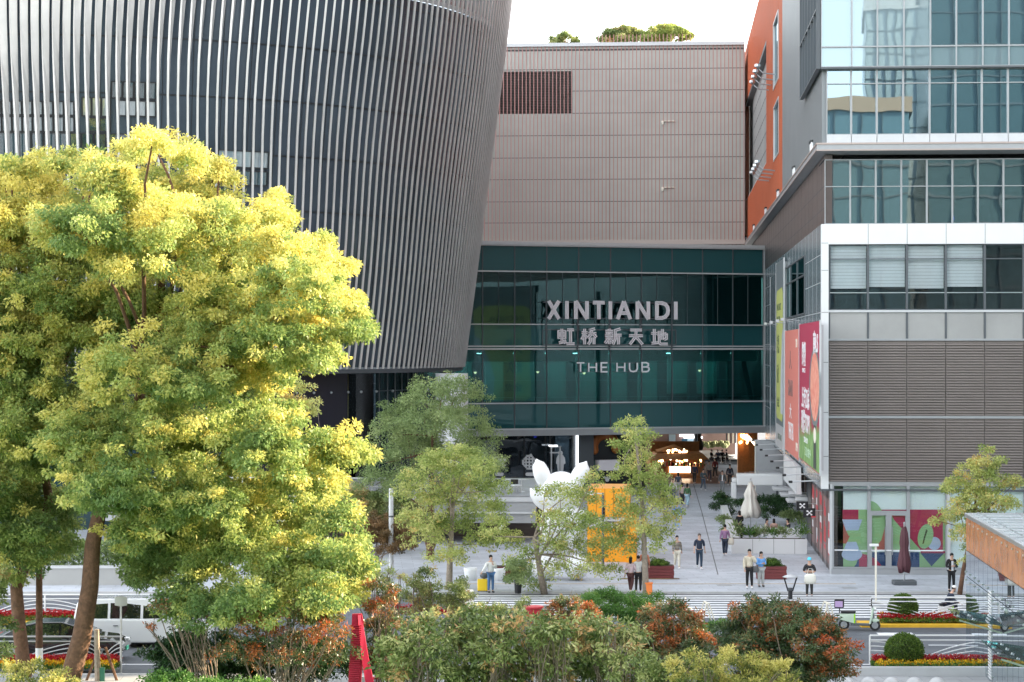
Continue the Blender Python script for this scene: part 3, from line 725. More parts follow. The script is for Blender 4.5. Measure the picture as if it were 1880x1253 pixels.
for i,(px,py) in enumerate(((1290,948),(1262,1010),(1400,1040),(1120,1075),(1560,1080),(1330,1075))):
    g = G(px,py); slab('drain_cover', g.x-.35, g.x+.35, g.y-.3, g.y+.3, .001, .007, M['grey'])
for x,y in ((3,86),(-6,81),(12,80.5)): tag(MB().lathe([(.36,-.098),(.36,-.09)],20,(x,y,0)).build('manhole_cover', M['dgrey']), kind='structure')
for x0,x1,y0,y1 in ((-9,-3,84.2,86.6),(4,9,79,81),(13,18,87.5,89)): slab('road_patch', x0,x1,y0,y1,-.098,-.094, mat('patch', (.075,.08,.09), .9, var=.15))
# ================================================================ finned tower
TC = Vector((-30.8, 160.0, 0))
tw = thing('finned_tower', 'huge round building clad in closely set upright metal fins above a dark glass base', 'building', TC)
def Rz(zq): return 27.35 + (zq-9.9)*.130
def sm(x): x = max(0, min(1, x)); return x*x*(3-2*x)
ZB, ZT = 9.95, 43.5
vs = []; fs = []; NF = 300; NL = 16
for k in range(NF):
    ph = 2*math.pi*(k+.5)/NF; pd = math.degrees(ph); pd = pd-360 if pd > 180 else pd
    jit = rng.uniform(-.6, .6)
    base = len(vs)
    for i in range(NL+1):
        zq = ZB + (ZT-ZB)*i/NL; R = Rz(zq)
        z0 = 19.5 + max(0, pd)*.16 + jit
        tau = R_(66)*(1-.55*sm((pd-12)/40))*sm((zq-z0)/13) + R_(4)
        th = ph + .004*math.sin(zq*.35+pd*.05)
        er = Vector((math.sin(th), -math.cos(th), 0)); et = Vector((math.cos(th), math.sin(th), 0))
        d = (-er*math.cos(tau) + et*math.sin(tau)); n = Vector((-d.y, d.x, 0))*.058
        p = er*R; q = p + d*(.30+.18*sm((zq-z0)/13))*(1-.62*sm((pd-5)/38))
        for c in (p-n*1.15, p+n*1.15, q+n*.8, q-n*.8): vs.append((c.x, c.y, zq))
    for i in range(NL):
        a = base+i*4
        for j in range(4):
            j2 = (j+1) % 4; fs.append((a+j, a+j2, a+4+j2, a+4+j))
    fs.append((base, base+3, base+2, base+1)); a = base+NL*4; fs.append((a, a+1, a+2, a+3))
MB().add(vs, fs).build('fin_screen', M['fin'], tw)
def drum(b, r0, z0, z1, n=96, mi=0, slope=.13, nz=6):
    pr = [(r0(z0+(z1-z0)*i/nz), z0+(z1-z0)*i/nz) for i in range(nz+1)]
    vs = []; fs = []
    for r, zq in pr:
        for k in range(n):
            a = 2*math.pi*k/n; vs.append((r*math.sin(a), -r*math.cos(a), zq))
    for i in range(nz):
        for k in range(n):
            k2 = (k+1) % n; fs.append((i*n+k, i*n+k2, (i+1)*n+k2, (i+1)*n+k))
    b.add(vs, fs, mi)
b = MB(); drum(b, lambda q: Rz(q)-1.05, ZB+.1, 34.2); o = b.build('wall', M['tdrum'], tw, smooth=True)
b = MB()
for zq in (13.2, 16.6, 20.0, 23.4, 26.8, 30.2, 33.6):
    drum(b, lambda q: Rz(q)-1.03, zq-.05, zq+.05, nz=1)
for k in range(96):
    a = 2*math.pi*k/96 + .01
    p = [Vector((math.sin(a)*(Rz(q)-1.035), -math.cos(a)*(Rz(q)-1.035), q)) for q in (ZB+.2, 34.1)]
    b.beam(p[0], p[1], .03, .03)
b.build('panel_joint', cm('tjoint', (.012,.014,.018), .5), tw)
b = MB(); drum(b, lambda q: Rz(q)-1.25, 34.3, ZT, nz=3); b.build('sky_gap_band', M['tband'], tw, smooth=True)  # pale band stands in for bright sky behind the open lattice
b = MB()
drum(b, lambda q: Rz(q)-.75, 34.15, 34.45, nz=1)
for k in range(120):
    a = 2*math.pi*k/120; c = 2*math.pi*(k+1)/120; R1 = Rz(35)-1.0; R2 = Rz(39)-1.0
    b.beam((R1*math.sin(a), -R1*math.cos(a), 34.4), (R2*math.sin(c), -R2*math.cos(c), 38.4), .10)
    b.beam((R1*math.sin(c), -R1*math.cos(c), 34.4), (R2*math.sin(a), -R2*math.cos(a), 38.4), .10)
drum(b, lambda q: Rz(q)-.9, 38.3, 38.5, nz=1)
b.build('truss_ring', M['lgrey'], tw)
# windows seen between the fins on the left
def tphi(px, Rr):   # angle on the drum for a pixel column
    best = None
    for i in range(-900, 1000):
        a = R_(i*.1); x = TC.x + Rr*math.sin(a); y = TC.y - Rr*math.cos(a)
        e = abs(940 + F*x/y - px)
        if best is None or e < best[0]: best = (e, a, y)
    return best[1], best[2]
def band(name, pxa, pxb, pya, pyb, m, n=1, off=.98, fm=None):
    a0, y0 = tphi(pxa, 29); a1, y1 = tphi(pxb, 29); zb_, zt_ = Zof(pyb, (y0+y1)/2), Zof(pya, (y0+y1)/2)
    for i in range(n):
        s0 = a0 + (a1-a0)*i/n + .0008; s1 = a0 + (a1-a0)*(i+1)/n - .0008
        f = MB(); g = MB()
        pt = lambda a, zq, k=0: ((Rz(zq)-off+k)*math.sin(a), -(Rz(zq)-off+k)*math.cos(a), zq)
        g.quad(pt(s0,zb_), pt(s1,zb_), pt(s1,zt_), pt(s0,zt_))
        for p, q in ((pt(s0,zb_,.03),pt(s0,zt_,.03)),(pt(s1,zb_,.03),pt(s1,zt_,.03)),(pt(s0,zb_,.03),pt(s1,zb_,.03)),(pt(s0,zt_,.03),pt(s1,zt_,.03))): f.beam(p, q, .08)
        w = f.build(name, M['black'], tw); g.build('pane', m, w)
gl_t = glass('tower_window', (.4,.5,.52), refl=.35, trans=.1, body=(.45,.52,.55), wav=.01)
gl_t2 = glass('tower_window_dark', (.1,.2,.22), refl=.25, trans=.1, body=(.05,.10,.12), wav=.01)
band('window', -40, 135, 185, 210, gl_t, 9); band('window', -40, 135, 213, 240, gl_t, 9); band('window', -40, 290, 244, 300, gl_t2, 14)
band('window', 150, 205, 178, 212, gl_t, 3); band('window', 160, 205, 215, 240, gl_t2, 2); band('window', 205, 290, 150, 180, gl_t2, 4); band('window', 215, 290, 184, 212, gl_t, 4)
band('window', 408, 505, 276, 306, gl_t, 3); band('window', 408, 505, 312, 338, gl_t2, 3)
MB().lathe([(Rz(ZB)-.2, ZB-.28), (Rz(ZB)-.15, ZB-.02)], 96).build('soffit_ring', M['dgrey'], tw)
# base under the fins
b = MB(); drum(b, lambda q: 24.6, 0, ZB-.3, n=96, nz=1); b.build('glass_base', cm('base_glass', (.02,.05,.055), .12, spec=.8, metal=.2), tw, smooth=True)
def arcpanel(name, pxa, pxb, zb_, zt_, Rr, m, th=.15, n=8):
    a0, _ = tphi(pxa, Rr); a1, _ = tphi(pxb, Rr); vs = []; fs = []
    for i in range(n+1):
        a = a0 + (a1-a0)*i/n
        for r in (Rr, Rr-th):
            for zq in (zb_, zt_): vs.append((r*math.sin(a), -r*math.cos(a), zq))
    for i in range(n):
        a = i*4; fs += [(a, a+4, a+5, a+1), (a+1, a+5, a+7, a+3), (a+2, a+3, a+7, a+6), (a, a+2, a+6, a+4)]
    fs += [(0,1,3,2), (n*4, n*4+2, n*4+3, n*4+1)]
    return MB().add(vs, fs).build(name, m, tw)
arcpanel('black_panel', 470, 638, .1, ZB-.3, 25.2, cm('navy_black', (.012,.012,.024), .45))
arcpanel('poster', 639, 664, 5.2, ZB-.4, 24.9, cm('yellow_poster', (.42,.44,.20), .5), .03, 3)
arcpanel('glass_screen', 640, 690, .2, ZB-.35, 25.15, M['g_clear'], .04)
b = MB()
for px in (480, 512, 544, 576, 607, 638, 662, 690, 720, 752, 784, 810):
    a, _ = tphi(px, 25.3)
    for zq in (8.4, 5.3, 2.4): MB().ell((25.35*math.sin(a), -25.35*math.cos(a), zq), (.09,.09,.09), 8, 6).build('glazing_bolt', M['steel'], tw)
b = MB()
for i in range(28):
    a = R_(15 + i*2.6)
    b.box(0,0,0,0,0,0) if False else b.beam((24.7*math.sin(a), -24.7*math.cos(a), .1), (24.7*math.sin(a), -24.7*math.cos(a), ZB-.3), .07)
for zq in (2.4, 5.3, 8.4): drum(b, lambda q: 24.68, zq-.03, zq+.03, nz=1)
b.build('base_mullion', M['dgrey'], tw)
cc = P(846, 675, 157) - TC
MB().lathe([(1.35,.0),(1.15,3.5),(1.1,9.6)], 24, (cc.x-.4, cc.y-9, 0), sx=1.0).build('cone_column', M['lgrey'], tw, smooth=True)

# ================================================================ raised walkway on the left and what is under / behind it
def PX(px, Y): return (px-940)*Y/F
pw = thing('raised_terrace', 'grey raised terrace with slim handrail in front of the shop with white icons', 'terrace', (PX(985,126), 126, 0), TH)
L = -26
b = MB().box(L, 0, 0, 16, 2.35, 2.75).box(L, 0, -.25, 0, 1.75, 2.6).box(L, 0, -.1, .0, 1.2, 1.75); b.build('deck', M['grey'], pw)
MB().box(L, 0, -.35, -.25, 2.45, 2.7).box(L, 0, -.28, -.25, 1.75, 1.85).build('deck_edge', M['lgrey'], pw)
b = MB()
for i in range(14): b.box(-.1-i*1.9, -.04-i*1.9, -.1, -.04, 2.75, 3.75)
b.box(L, 0, -.1, -.04, 3.72, 3.80); b.box(L, 0, -.09, -.05, 3.25, 3.29)
b.build('handrail', M['steel'], pw)
MB().box(L, -.1, -.08, -.06, 2.8, 3.7).build('glass_rail', M['g_clear'], pw)
MB().box(L, 1.5, 5.2, 5.4, 0, 2.34).build('back_wall', M['black'], pw)
MB().box(L, 1.5, 4.9, 5.15, 0, .95).box(L, 1.5, .8, 1.0, 1.3, 2.2).build('brown_wall', M['brown'], pw)
for i in range(3): MB().tube([(-1.5-i*3.4, .3, 1.9), (-1.9-i*3.4, 0, 1.2), (-2.2-i*3.4, -.1, .6)], .09, 8).build('bent_pipe', M['whitep'], pw)
for i, px in enumerate((905, 935, 958)):
    t = thing('cafe_table', ['small pale table at the left end of the terrace', 'small pale table in the middle of the terrace', 'small pale table by the right end of the terrace, near the white figure'][i], 'table', (PX(px,130), 130, 2.75), 0, 'tables on the raised terrace')
    MB().lathe([(.45,.72),(.45,.76)], 16).build('table_top', M['whitep'], t); MB().lathe([(.25,0),(.04,.04),(.03,.72)], 10).build('leg', M['steel'], t)
for i, px in enumerate((918, 948)):
    t = thing('cafe_chair', ['black and white chair on the terrace, left one', 'black and white chair on the terrace, right one'][i], 'chair', (PX(px,129), 129, 2.75), .5, 'chairs on the raised terrace')
    MB().box(-.24,.24,-.24,.24,.42,.47).build('seat', M['whitep'], t)
    MB().box(-.24,.24,.2,.25,.5,.95).build('backrest', M['black'], t)
    for a in (-.2,.2):
        for c in (-.2,.2): MB().beam((a,c,0),(a*.9,c*.9,.42),.04).build('leg', M['steel'], t)

# shop below the bridge, with icons (frame B)
sh = thing('icon_shop', 'dark glass shop under the bridge with white helmet, pumpkin and jacket icons on its window', 'shop', OB, TB)
def SB(px, py, v=1.6):
    o = OB + byv*v; u = solve(px, o, bxv); return u, Zof(py, (o+bxv*u).y)
V1 = 1.6; sa = SB(770, 800)[0]; sb_ = SB(1057, 800)[0]
MB().box(sa, sb_, V1+5, V1+5.2, -.15, 4.6).box(sa, sb_, V1+.2, V1+5, 4.35, 4.5).build('room', M['interior'], sh)
for i in range(6): window(sh, sa+(sb_-sa)*i/6, sa+(sb_-sa)*(i+1)/6, -.1, 4.5, V1, M['black'], M['g_dark'], fw=.04, proud=.02)
MB().box(sb_, sb_+.12, V1-.3, V1+.1, 0, 4.5).build('light_strip', M['lamp_white'], sh)
MB().box(sb_+.13, SB(1088,800)[0], V1-.25, V1+2, 0, 4.5).build('pier', M['dgrey'], sh)
def icon(cx, cy, sc, polys, name='icon'):
    b = MB()
    for p in polys:
        b.prism([(SB(cx+q[0]*sc, cy+q[1]*sc)[0], SB(cx+q[0]*sc, cy+q[1]*sc)[1]) for q in p], (0, V1-.14, 0), (1,0,0), (0,0,1), (0,.05,0))
    return b.build(name, M['whitep'], sh)
def grid_icon(cx, cy, outline, hx, hz, step, bar):
    """lattice of bars clipped to a rounded outline function w(y) -> half width"""
    ps = []; y = -hz
    for k in range(-3, 4):
        x = k*step; hh = hz*math.sqrt(max(0, 1-(x/(hx*1.08))**2))*.98
        if hh > 1: ps.append([(x-bar/2,-hh),(x+bar/2,-hh),(x+bar/2,hh),(x-bar/2,hh)])
    for k in range(-3, 4):
        y = k*step; ww = hx*math.sqrt(max(0, 1-(y/(hz*1.08))**2))
        if ww > 1: ps.append([(-ww,y-bar/2+.01),(ww,y-bar/2+.01),(ww,y+bar/2),(-ww,y+bar/2)])
    n = 24
    for i in range(n):
        a = 2*math.pi*i/n; c = 2*math.pi*(i+1)/n
        ps.append([(hx*math.cos(a), hz*math.sin(a)), (hx*math.cos(c), hz*math.sin(c)), ((hx-2.2)*math.cos(c), (hz-2.2)*math.sin(c)), ((hx-2.2)*math.cos(a), (hz-2.2)*math.sin(a))])
    return ps
icon(971, 849, 1, grid_icon(0,0,None,12,12.5,6,2.6) + [[(-1,-13),(3,-16),(5,-14),(3,-11.5)]])
icon(915, 849, 1, [[(-13,-4),(-8,-10),(0,-12),(2,-10),(-6,-6),(-10,2),(-12,6)],[(-12,3),(-11,7),(8,11),(13,6),(11,4),(6,7)],[(-2,-9),(5,-6),(9,2),(6,6),(3,1),(0,-4)],[(-7,-3),(-4,-6),(-2,-5),(-5,0)],[(8,-8),(13,-6),(11,-2),(8,-4)],[(-6,0),(-3,1),(-3,5),(-6,4)]])
icon(1028, 847, 1, [[(-7,-6),(-4,-12),(4,-12),(8,-6),(9,4),(6,6),(5,18),(-5,18),(-6,6),(-8,4)], circ(0,-15,4.2,n=14), [(-3,19),(-.3,19),(-.3,8),(-3,8)]])
for cx in (916, 972): icon(cx, 871, 1, [circ(-5,0,3.2,90 and 3.2,90,270,10)+circ(5,0,3.2,3.2,-90,90,10)])
b = MB()
for px, pt in ((1008,819),(1024,819)): b.box(SB(px,0)[0]-.05, SB(px,0)[0]+.05, V1-.6, V1-.5, 1.2, SB(px,pt)[1])
b.box(SB(1005,0)[0], SB(1026,0)[0], V1-.6, V1-.5, SB(0+1010,831)[1]-.05, SB(1010,831)[1]+.05).box(SB(1005,0)[0], SB(1026,0)[0], V1-.6, V1-.5, SB(1010,820)[1]-.05, SB(1010,820)[1]+.05)
b.build('ladder_frame', M['lgrey'], sh)
for px in (1005, 1014): MB().lathe([(.16,-.06),(.18,.06)], 10, (SB(px,819)[0], V1-.8, SB(px,818)[1])).build('spot_lamp', M['lamp_white'], sh)
MB().lathe([(.10,-.06),(.12,.06)], 10, (SB(990,802)[0], V1+1, 4.2)).build('blue_lamp', M['lamp_blue'], sh)
b = MB(); b.box(sa, sb_, V1+2, V1+2.2, 1.0, 1.05).box(sa, sb_, V1+1.2, V1+1.6, .85, .95)
b.build('counter', M['lgrey'], sh)

# black shop front with white sign and orange arch (right of the pier)
bs = thing('black_shop_front', 'black shop front with white box sign and white emblem above the orange kiosk', 'shop', OB, TB)
c0, c1 = SB(1089,800)[0], SB(1190,800)[0]
MB().box(c0, c1, V1+.6, V1+1, -.1, 4.5).build('wall', M['black'], bs)
MB().box(SB(1096,0)[0], SB(1134,0)[0], V1-.4, V1+.5, SB(1100,864)[1], SB(1100,845)[1]).build('box_sign', M['signwhite'], bs)
b = MB()
for i in range(24):
    a = math.pi*i/23*1.15-.2; c_ = SB(1113, 812)
    b.ell((c_[0]+.95*math.cos(a), V1+.3, c_[1]-.4+.95*math.sin(a)), (.38,.38,.38), 8, 6)
b.build('orange_arch', cm('brown_orange', (.36,.11,.02), .5), bs)
b = MB()
for dx, dy, r in ((-5,-2,2.4),(5,-2,2.4),(0,2,3.6),(0,-2,2)): b.prism([(SB(1119+dx+q[0], 880+dy+q[1])[0], SB(1119+dx+q[0], 880+dy+q[1])[1]) for q in circ(0,0,r,n=14)], (0,V1+.5+dx*.001,0),(1,0,0),(0,0,1),(0,.06,0))
b.build('emblem', M['whitep'], bs)
MB().box(SB(1092,0)[0], SB(1104,0)[0], V1+.4, V1+.55, .2, 2.2).build('lit_window', cm('greenish_glass', (.10,.16,.16), .2), bs)

# --- passage interior
slab('passage_floor', 5, 19, 182, 250, .0, .02, M['woodfloor'])
ps = thing('food_hall', 'mauve walled hall behind the passage with a raised dining deck, white sign and wood columns', 'building', (0, 232, 0))
def HX(px, Y=232): return PX(px, Y)
def HZ_(py, Y=232): return Zof(py, Y)
MB().box(HX(1150), HX(1350), 0, .4, 0, 8).build('wall', M['mauve'], ps)
MB().box(HX(1150), HX(1440), -50, .4, 7.2, 7.5).build('ceiling', M['interior'], ps)
MB().box(HX(1228), HX(1240), -.1, 0, HZ_(818), HZ_(798)).box(HX(1262), HX(1276), -.1, 0, HZ_(820), HZ_(800)).build('glass_panel', cm('pale_blue', (.40,.52,.60), .3), ps)
MB().box(HX(1252), HX(1262), -.1, 0, HZ_(818), HZ_(806)).build('blue_panel', cm('deep_blue', (.03,.10,.16), .4), ps)
MB().box(HX(1247), HX(1286), -.5, -.2, HZ_(802), HZ_(797.5)).box(HX(1255), HX(1289), -.5, -.2, HZ_(805), HZ_(801.5)).build('lit_sign', M['lamp_white'], ps)
for x0,x1,y0,y1 in ((1200,1215,820,824),(1222,1232,820,824),(1228,1238,811,817)): MB().box(HX(x0,214), HX(x1,214), -18, -17.9, HZ_(y1,214), HZ_(y0,214)).build('lit_sign', M['lamp_white'], ps)
dk = PX(1290,214); MB().box(dk, HX(1350,214), -20, -1, 0, Zof(842,214)).build('deck', M['dgrey'], ps)
MB().box(HX(1262,214), dk, -15, -1, 0, 1.2).box(dk, HX(1350,214), -20.1, -20, 0, Zof(842,212)-.3).build('steps', M['grey'], ps)
b = MB()
for px in (1356, 1368, 1379, 1388): b.box(PX(px,200)-.28, PX(px,200)+.28, -34+(px-1356)*.1, -33.4+(px-1356)*.1, 0, 7)
b.build('wood_column', M['wood'], ps)
for i in range(6): MB().box(PX(1334+i*4,225)-.06, PX(1334+i*4,225)+.06, -7, -6.8, 1.5, 6).build('slat', M['cream'] if i % 2 else M['black'], ps)
for i in range(16):
    px = 1357+random.random()*16; py = 797+random.random()*16
    MB().ell((PX(px,198), -34.6, Zof(py,198)), (.10,.10,.13), 6, 4).build('pendant_lamp', M['lamp_warm'], ps)
for i in range(6):
    px = 1375+i*2; MB().ell((PX(px,192), -40, Zof(803+i*2.5,192)), (.09,.09,.12), 6, 4).build('pendant_lamp', M['lamp_hot'], ps)
b = MB()
for i in range(30): b.ell((HX(1290+i*1.6,222), -10.2+random.random(), Zof(819,222)+random.random()*.3), (.25,.25,.3), 6, 4)
b.build('hedge_row', cm('drygreen', (.14,.16,.07), .8), ps)
# kiosk -------------------------------------------------------
KY = 190
kk = thing('lit_food_kiosk', 'wooden food kiosk with sloped roof and warm glowing lamps at the passage entrance', 'kiosk', (PX(1243,KY), KY, 0))
def KX(px): return PX(px, KY) - PX(1243, KY)
def KZ(py): return Zof(py, KY)
MB().box(KX(1206), KX(1292), .0, 5, 0, 1.0).build('counter', M['wood'], kk)
MB().box(KX(1200), KX(1292), 4.6, 4.8, 0, 3).build('back_wall', M['wood'], kk)
b = MB(); rz = KZ(843); b.add([(KX(1190),-1,rz),(KX(1300),-1,rz),(KX(1290),-.2,KZ(833)),(KX(1205),-.2,KZ(833)),(KX(1190),5.5,rz),(KX(1300),5.5,rz),(KX(1290),4,KZ(833)),(KX(1205),4,KZ(833))],[(0,1,2,3),(1,5,6,2),(5,4,7,6),(4,0,3,7),(3,2,6,7),(0,4,5,1)])
b.add([(KX(1208),.2,KZ(830)),(KX(1268),.2,KZ(830)),(KX(1240),2,KZ(818)),(KX(1208),4,KZ(830)),(KX(1268),4,KZ(830))],[(0,1,2),(1,4,2),(4,3,2),(3,0,2),(0,3,4,1)])
b.build('roof', M['wood'], kk)
for px in (1206, 1291): MB().box(KX(px)-.12, KX(px)+.12, 0.02, .25, 1.0, rz).build('post', M['wood'], kk)
MB().box(KX(1229), KX(1267), -.08, 0, KZ(868), KZ(857)).build('menu_board', M['lamp_hot'], kk)
for i in range(26):
    MB().ell((KX(1207+random.random()*84), .3+random.random()*2, KZ(845+random.random()*9)), (.09,.09,.10), 6, 4).build('lamp', M[random.choice(('lamp_warm','lamp_warm','lamp_hot'))], kk)
for i in range(16):
    MB().ell((KX(1226+random.random()*36), .1, KZ(826+random.random()*6)), (.08,.08,.09), 6, 4).build('lamp', M[random.choice(('lamp_warm','lamp_hot'))], kk)
b = MB()
for i in range(40): q = random.random(); b.box(KX(1210)+q*4, KX(1210)+q*4+.15, -.02, .2, 1.0, 1.1+random.random()*.4, i % 3)
b.build('goods', [M['red'], M['cream'], cm('greeng', (.1,.3,.08))], kk)
# reflected neighbours behind the camera, plus added sun blockers at the right
def block(name, lab, x0, x1, y0, y1, h, wall, gm, cap, fh=3.8, bw=3.0):
    t = thing(name, lab, 'building', ((x0+x1)/2, y1, 0))
    w = (x1-x0)/2; MB().box(-w, w, -(y1-y0), 0, 0, h-cap).build('wall', gm, t)
    MB().box(-w-.4, w+.4, -(y1-y0), .5, h-cap, h).build('parapet', wall, t)
    b = MB(); k = 0
    while k < h-cap: b.box(-w, w, .0, .15, k, k+.22); k += fh
    x = -w
    while x < w: b.box(x, x+.12, 0, .2, 0, h-cap); x += bw
    b.build('facade_grid', cm('opp_grid',(.10,.13,.15),.5), t)
gdk = cm('opp_glass', (.07,.12,.14), .15, spec=.8); gd2 = cm('opp_glass_blue', (.11,.19,.23), .2, spec=.8); tan = cm('tan_stone', (.36,.27,.20), .7)
block('offscreen_building', 'tan topped glass office block across the road, seen mirrored in the corner windows', -40, 26, -110, -60, 43, tan, gd2, 1.8)
block('offscreen_building', 'taller dark glass office block across the road, mirrored at the right of the corner windows', 28.5, 80, -100, -60, 62, M['lgrey'], gdk, 1.5)
block('offscreen_building', 'added unseen grey block right of the road that shades the front shrubs', 48, 60, 30, 84, 24, M['grey'], gdk, 1)  # added out of view to shade the foreground shrubs

block('offscreen_building', 'added unseen low block right of the road that keeps the sun off it', 40, 52, 84.5, 108, 17, M['grey'], gdk, 1)  # added out of view to stop direct sun on the road

block('offscreen_building', 'pale slim tower behind the tan topped block, mirrored in the corner windows', 22, 40, -150, -125, 66, M['lgrey'], cm('pale_tower',(.34,.42,.46),.3), 2, bw=1.5)
# ================================================================ banners on the side of the corner building
def banner(name, label, pxa, pxb, z0, z1, m, group='banners on the side wall'):
    v0, v1 = vR(pxb, SU-.15), vR(pxa, SU-.15)      # v0 near, v1 far
    t = thing(name, label, 'banner', RP(SU-.15, v0), TH, group)
    MB().box(-.08, .0, 0, v1-v0, z0, z1).build('sheet', m, t)
    MB().box(.0, .12, .2, v1-v0-.2, z0+.2, z1-.2).box(-.1,.0,-.06,-.001,z0-.05,z1+.05).box(-.1,0,v1-v0+.001,v1-v0+.06,z0-.05,z1+.05).build('frame', M['lgrey'], t)
    return t, v1-v0
def btext(t, w, txt, m, fx, z0, hh, ww, bold=.01):
    """fx: 0 far (left in the photo) .. 1 near (right)"""
    put_text('lettering', txt, m, t, frame_m((-.085, w*(1-fx), z0), (0,-1,0), (0,0,1)), h=hh, w=ww, bold=bold, ext=.006)
rd, w1 = banner('advert_banner', 'crimson food banner with white lettering and a bowl of red food over green leaves', 1470, 1508, 5.1, 12.65, cm('crimson', (.36,.035,.075), .5))
for txt, fx, z0, hh, ww in (('鲜啫煲',.25,11.0,1.35,3.3),('南LS',.82,11.6,1.2,3.6),('SINCE',.25,10.1,.25,2.6),('上海江底',.33,8.6,1.2,6.6),('现捞TOP1',.33,7.3,1.3,7.0),('2024.10',.35,6.35,.3,3.2)):
    btext(rd, w1, txt, M['whitep'], fx, z0, hh, ww, .03)
def bshape(t, w, poly, m, k=0, name='printed_picture'):
    MB().prism([(w*(1-p[0]), p[1]) for p in poly], (-.083-.002*k,0,0), (0,1,0), (0,0,1), (-.0015,0,0)).build(name, m, t)
lf = [(0,5.15)]
for i in range(12): lf += [(i/12+.02, 7.0+.9*math.sin(i*2.1)*.5+ i*.08), (i/12+.06, 6.2+i*.08)]
lf += [(1,8.0),(1,5.15)]
bshape(rd, w1, lf, mat('leaf_print', (.06,.20,.05), .6, vary2=(.30,.42,.16), vs=1.2), 0)
bshape(rd, w1, circ(.78,9.3,.25,2.0), cm('bowl', (.16,.20,.20), .4), 1)
bshape(rd, w1, circ(.78,9.35,.20,1.75), mat('food_print', (.50,.06,.05), .6, vary2=(.75,.42,.30), vs=2.5), 2)
bshape(rd, w1, [(.72,5.2),(.86,5.2),(.84,7.4),(.74,7.4)], cm('dark_print', (.05,.06,.05), .6), 3)
bshape(rd, w1, circ(.79,6.9,.06,.4), M['cream'], 4)
btext(rd, w1, '江边城外', cm('pale_green', (.5,.65,.5)), .45, 5.75, .5, 5, .0)
sl, w2 = banner('advert_banner', 'salmon pink banner with small grey and white lettering beside the crimson one', 1443.5, 1469.3, 4.9, 12.4, cm('salmon', (.62,.20,.16), .5))
gdt = cm('greyprint', (.20,.13,.12), .6)
for txt, fx, z0, hh, ww, m in (('人',.42,10.6,1.1,2.6,gdt),('GRAND',.42,8.9,1.0,5.0,gdt),('大',.42,7.5,.9,2.4,M['whitep']),('THEATER',.45,6.3,1.0,5.2,M['whitep']),('2024',.85,11.6,.5,1.6,M['cream']),('OPEN',.86,5.6,.5,2,M['cream'])):
    btext(sl, w2, txt, m, fx, z0, hh, ww, .01)
yb, w3_ = banner('advert_banner', 'narrow grey banner with a tall yellow green picture and white foot at the far end', 1427, 1441, 4.6, 17.1, cm('banner_grey', (.14,.17,.18), .5))
bshape(yb, w3_, [(.05,6.9),(.12,6.6),(.8,6.5),(.88,7),(.9,14.9),(.8,15.3),(.14,15.2),(.05,14.8)], cm('lime_print', (.48,.52,.15), .6), 0)
bshape(yb, w3_, [(.62,7),(.9,7),(.9,12.6),(.8,12.2),(.66,10),(.6,8.5)], cm('figure_print', (.52,.55,.58), .6), 1)
bshape(yb, w3_, [(.02,4.65),(.98,4.65),(.98,6.2),(.02,6.2)], M['lgrey'], 1)
for txt, fx, z0, hh, ww in (('JINLONGYE',.4,14.0,.6,5.2),('SINCE 1980',.35,13.3,.3,3.6),('实惠',.3,11.6,1.3,2.4),('耐久',.3,9.6,1.3,2.4),('金龙',.3,7.7,.7,2.6),('XINTIANDI',.5,5.4,.4,5)):
    btext(yb, w3_, txt, cm('darkgreen_print', (.06,.10,.05)), fx, z0, hh, ww, .01)
banner('advert_banner', 'blank pale grey blue panel beyond the yellow green banner', 1416.5, 1426.5, 4.7, 16.4, M['bluegrey'])
# lamp arms along the banner foot and above
for i, px in enumerate((1416, 1425, 1435, 1447, 1459, 1472, 1487, 1501)):
    v = vR(px, SU-.15); t = thing('wall_floodlight', 'black floodlight on a thin arm under the banners, number %s from the far end' % ['one','two','three','four','five','six','seven','eight'][i], 'floodlight', RP(SU-.1, v, 4.75), TH, 'floodlights under the banners')
    MB().tube([(0,0,-.1),(-1.3,0,-.15)], .035, 6).tube([(0,.4,-.1),(-1.3,0,-.15)], .025, 6).build('arm', M['steel'], t)
    MB().box(-1.5,-1.3,-.12,.12,-.22,-.10).build('lamp_head', M['black'], t, bevel=.03)
for i, px in enumerate((1430, 1442, 1455, 1466)):
    v = vR(px, SU-.15); t = thing('wall_floodlight', 'white floodlight arm over the %s banner top' % ['yellow green','pale','salmon','crimson'][i], 'floodlight', RP(SU-.1, v, 12.9), TH, 'floodlights above the banners')
    MB().tube([(0,0,0),(-.9,.3,.1)], .025, 6).tube([(-.8,-.8,.1),(-.8,1.0,.1)], .02, 6).build('arm', M['grey'], t)
    MB().box(-1.05,-.85,0,.3,.0,.15).build('lamp_head', M['lgrey'], t)
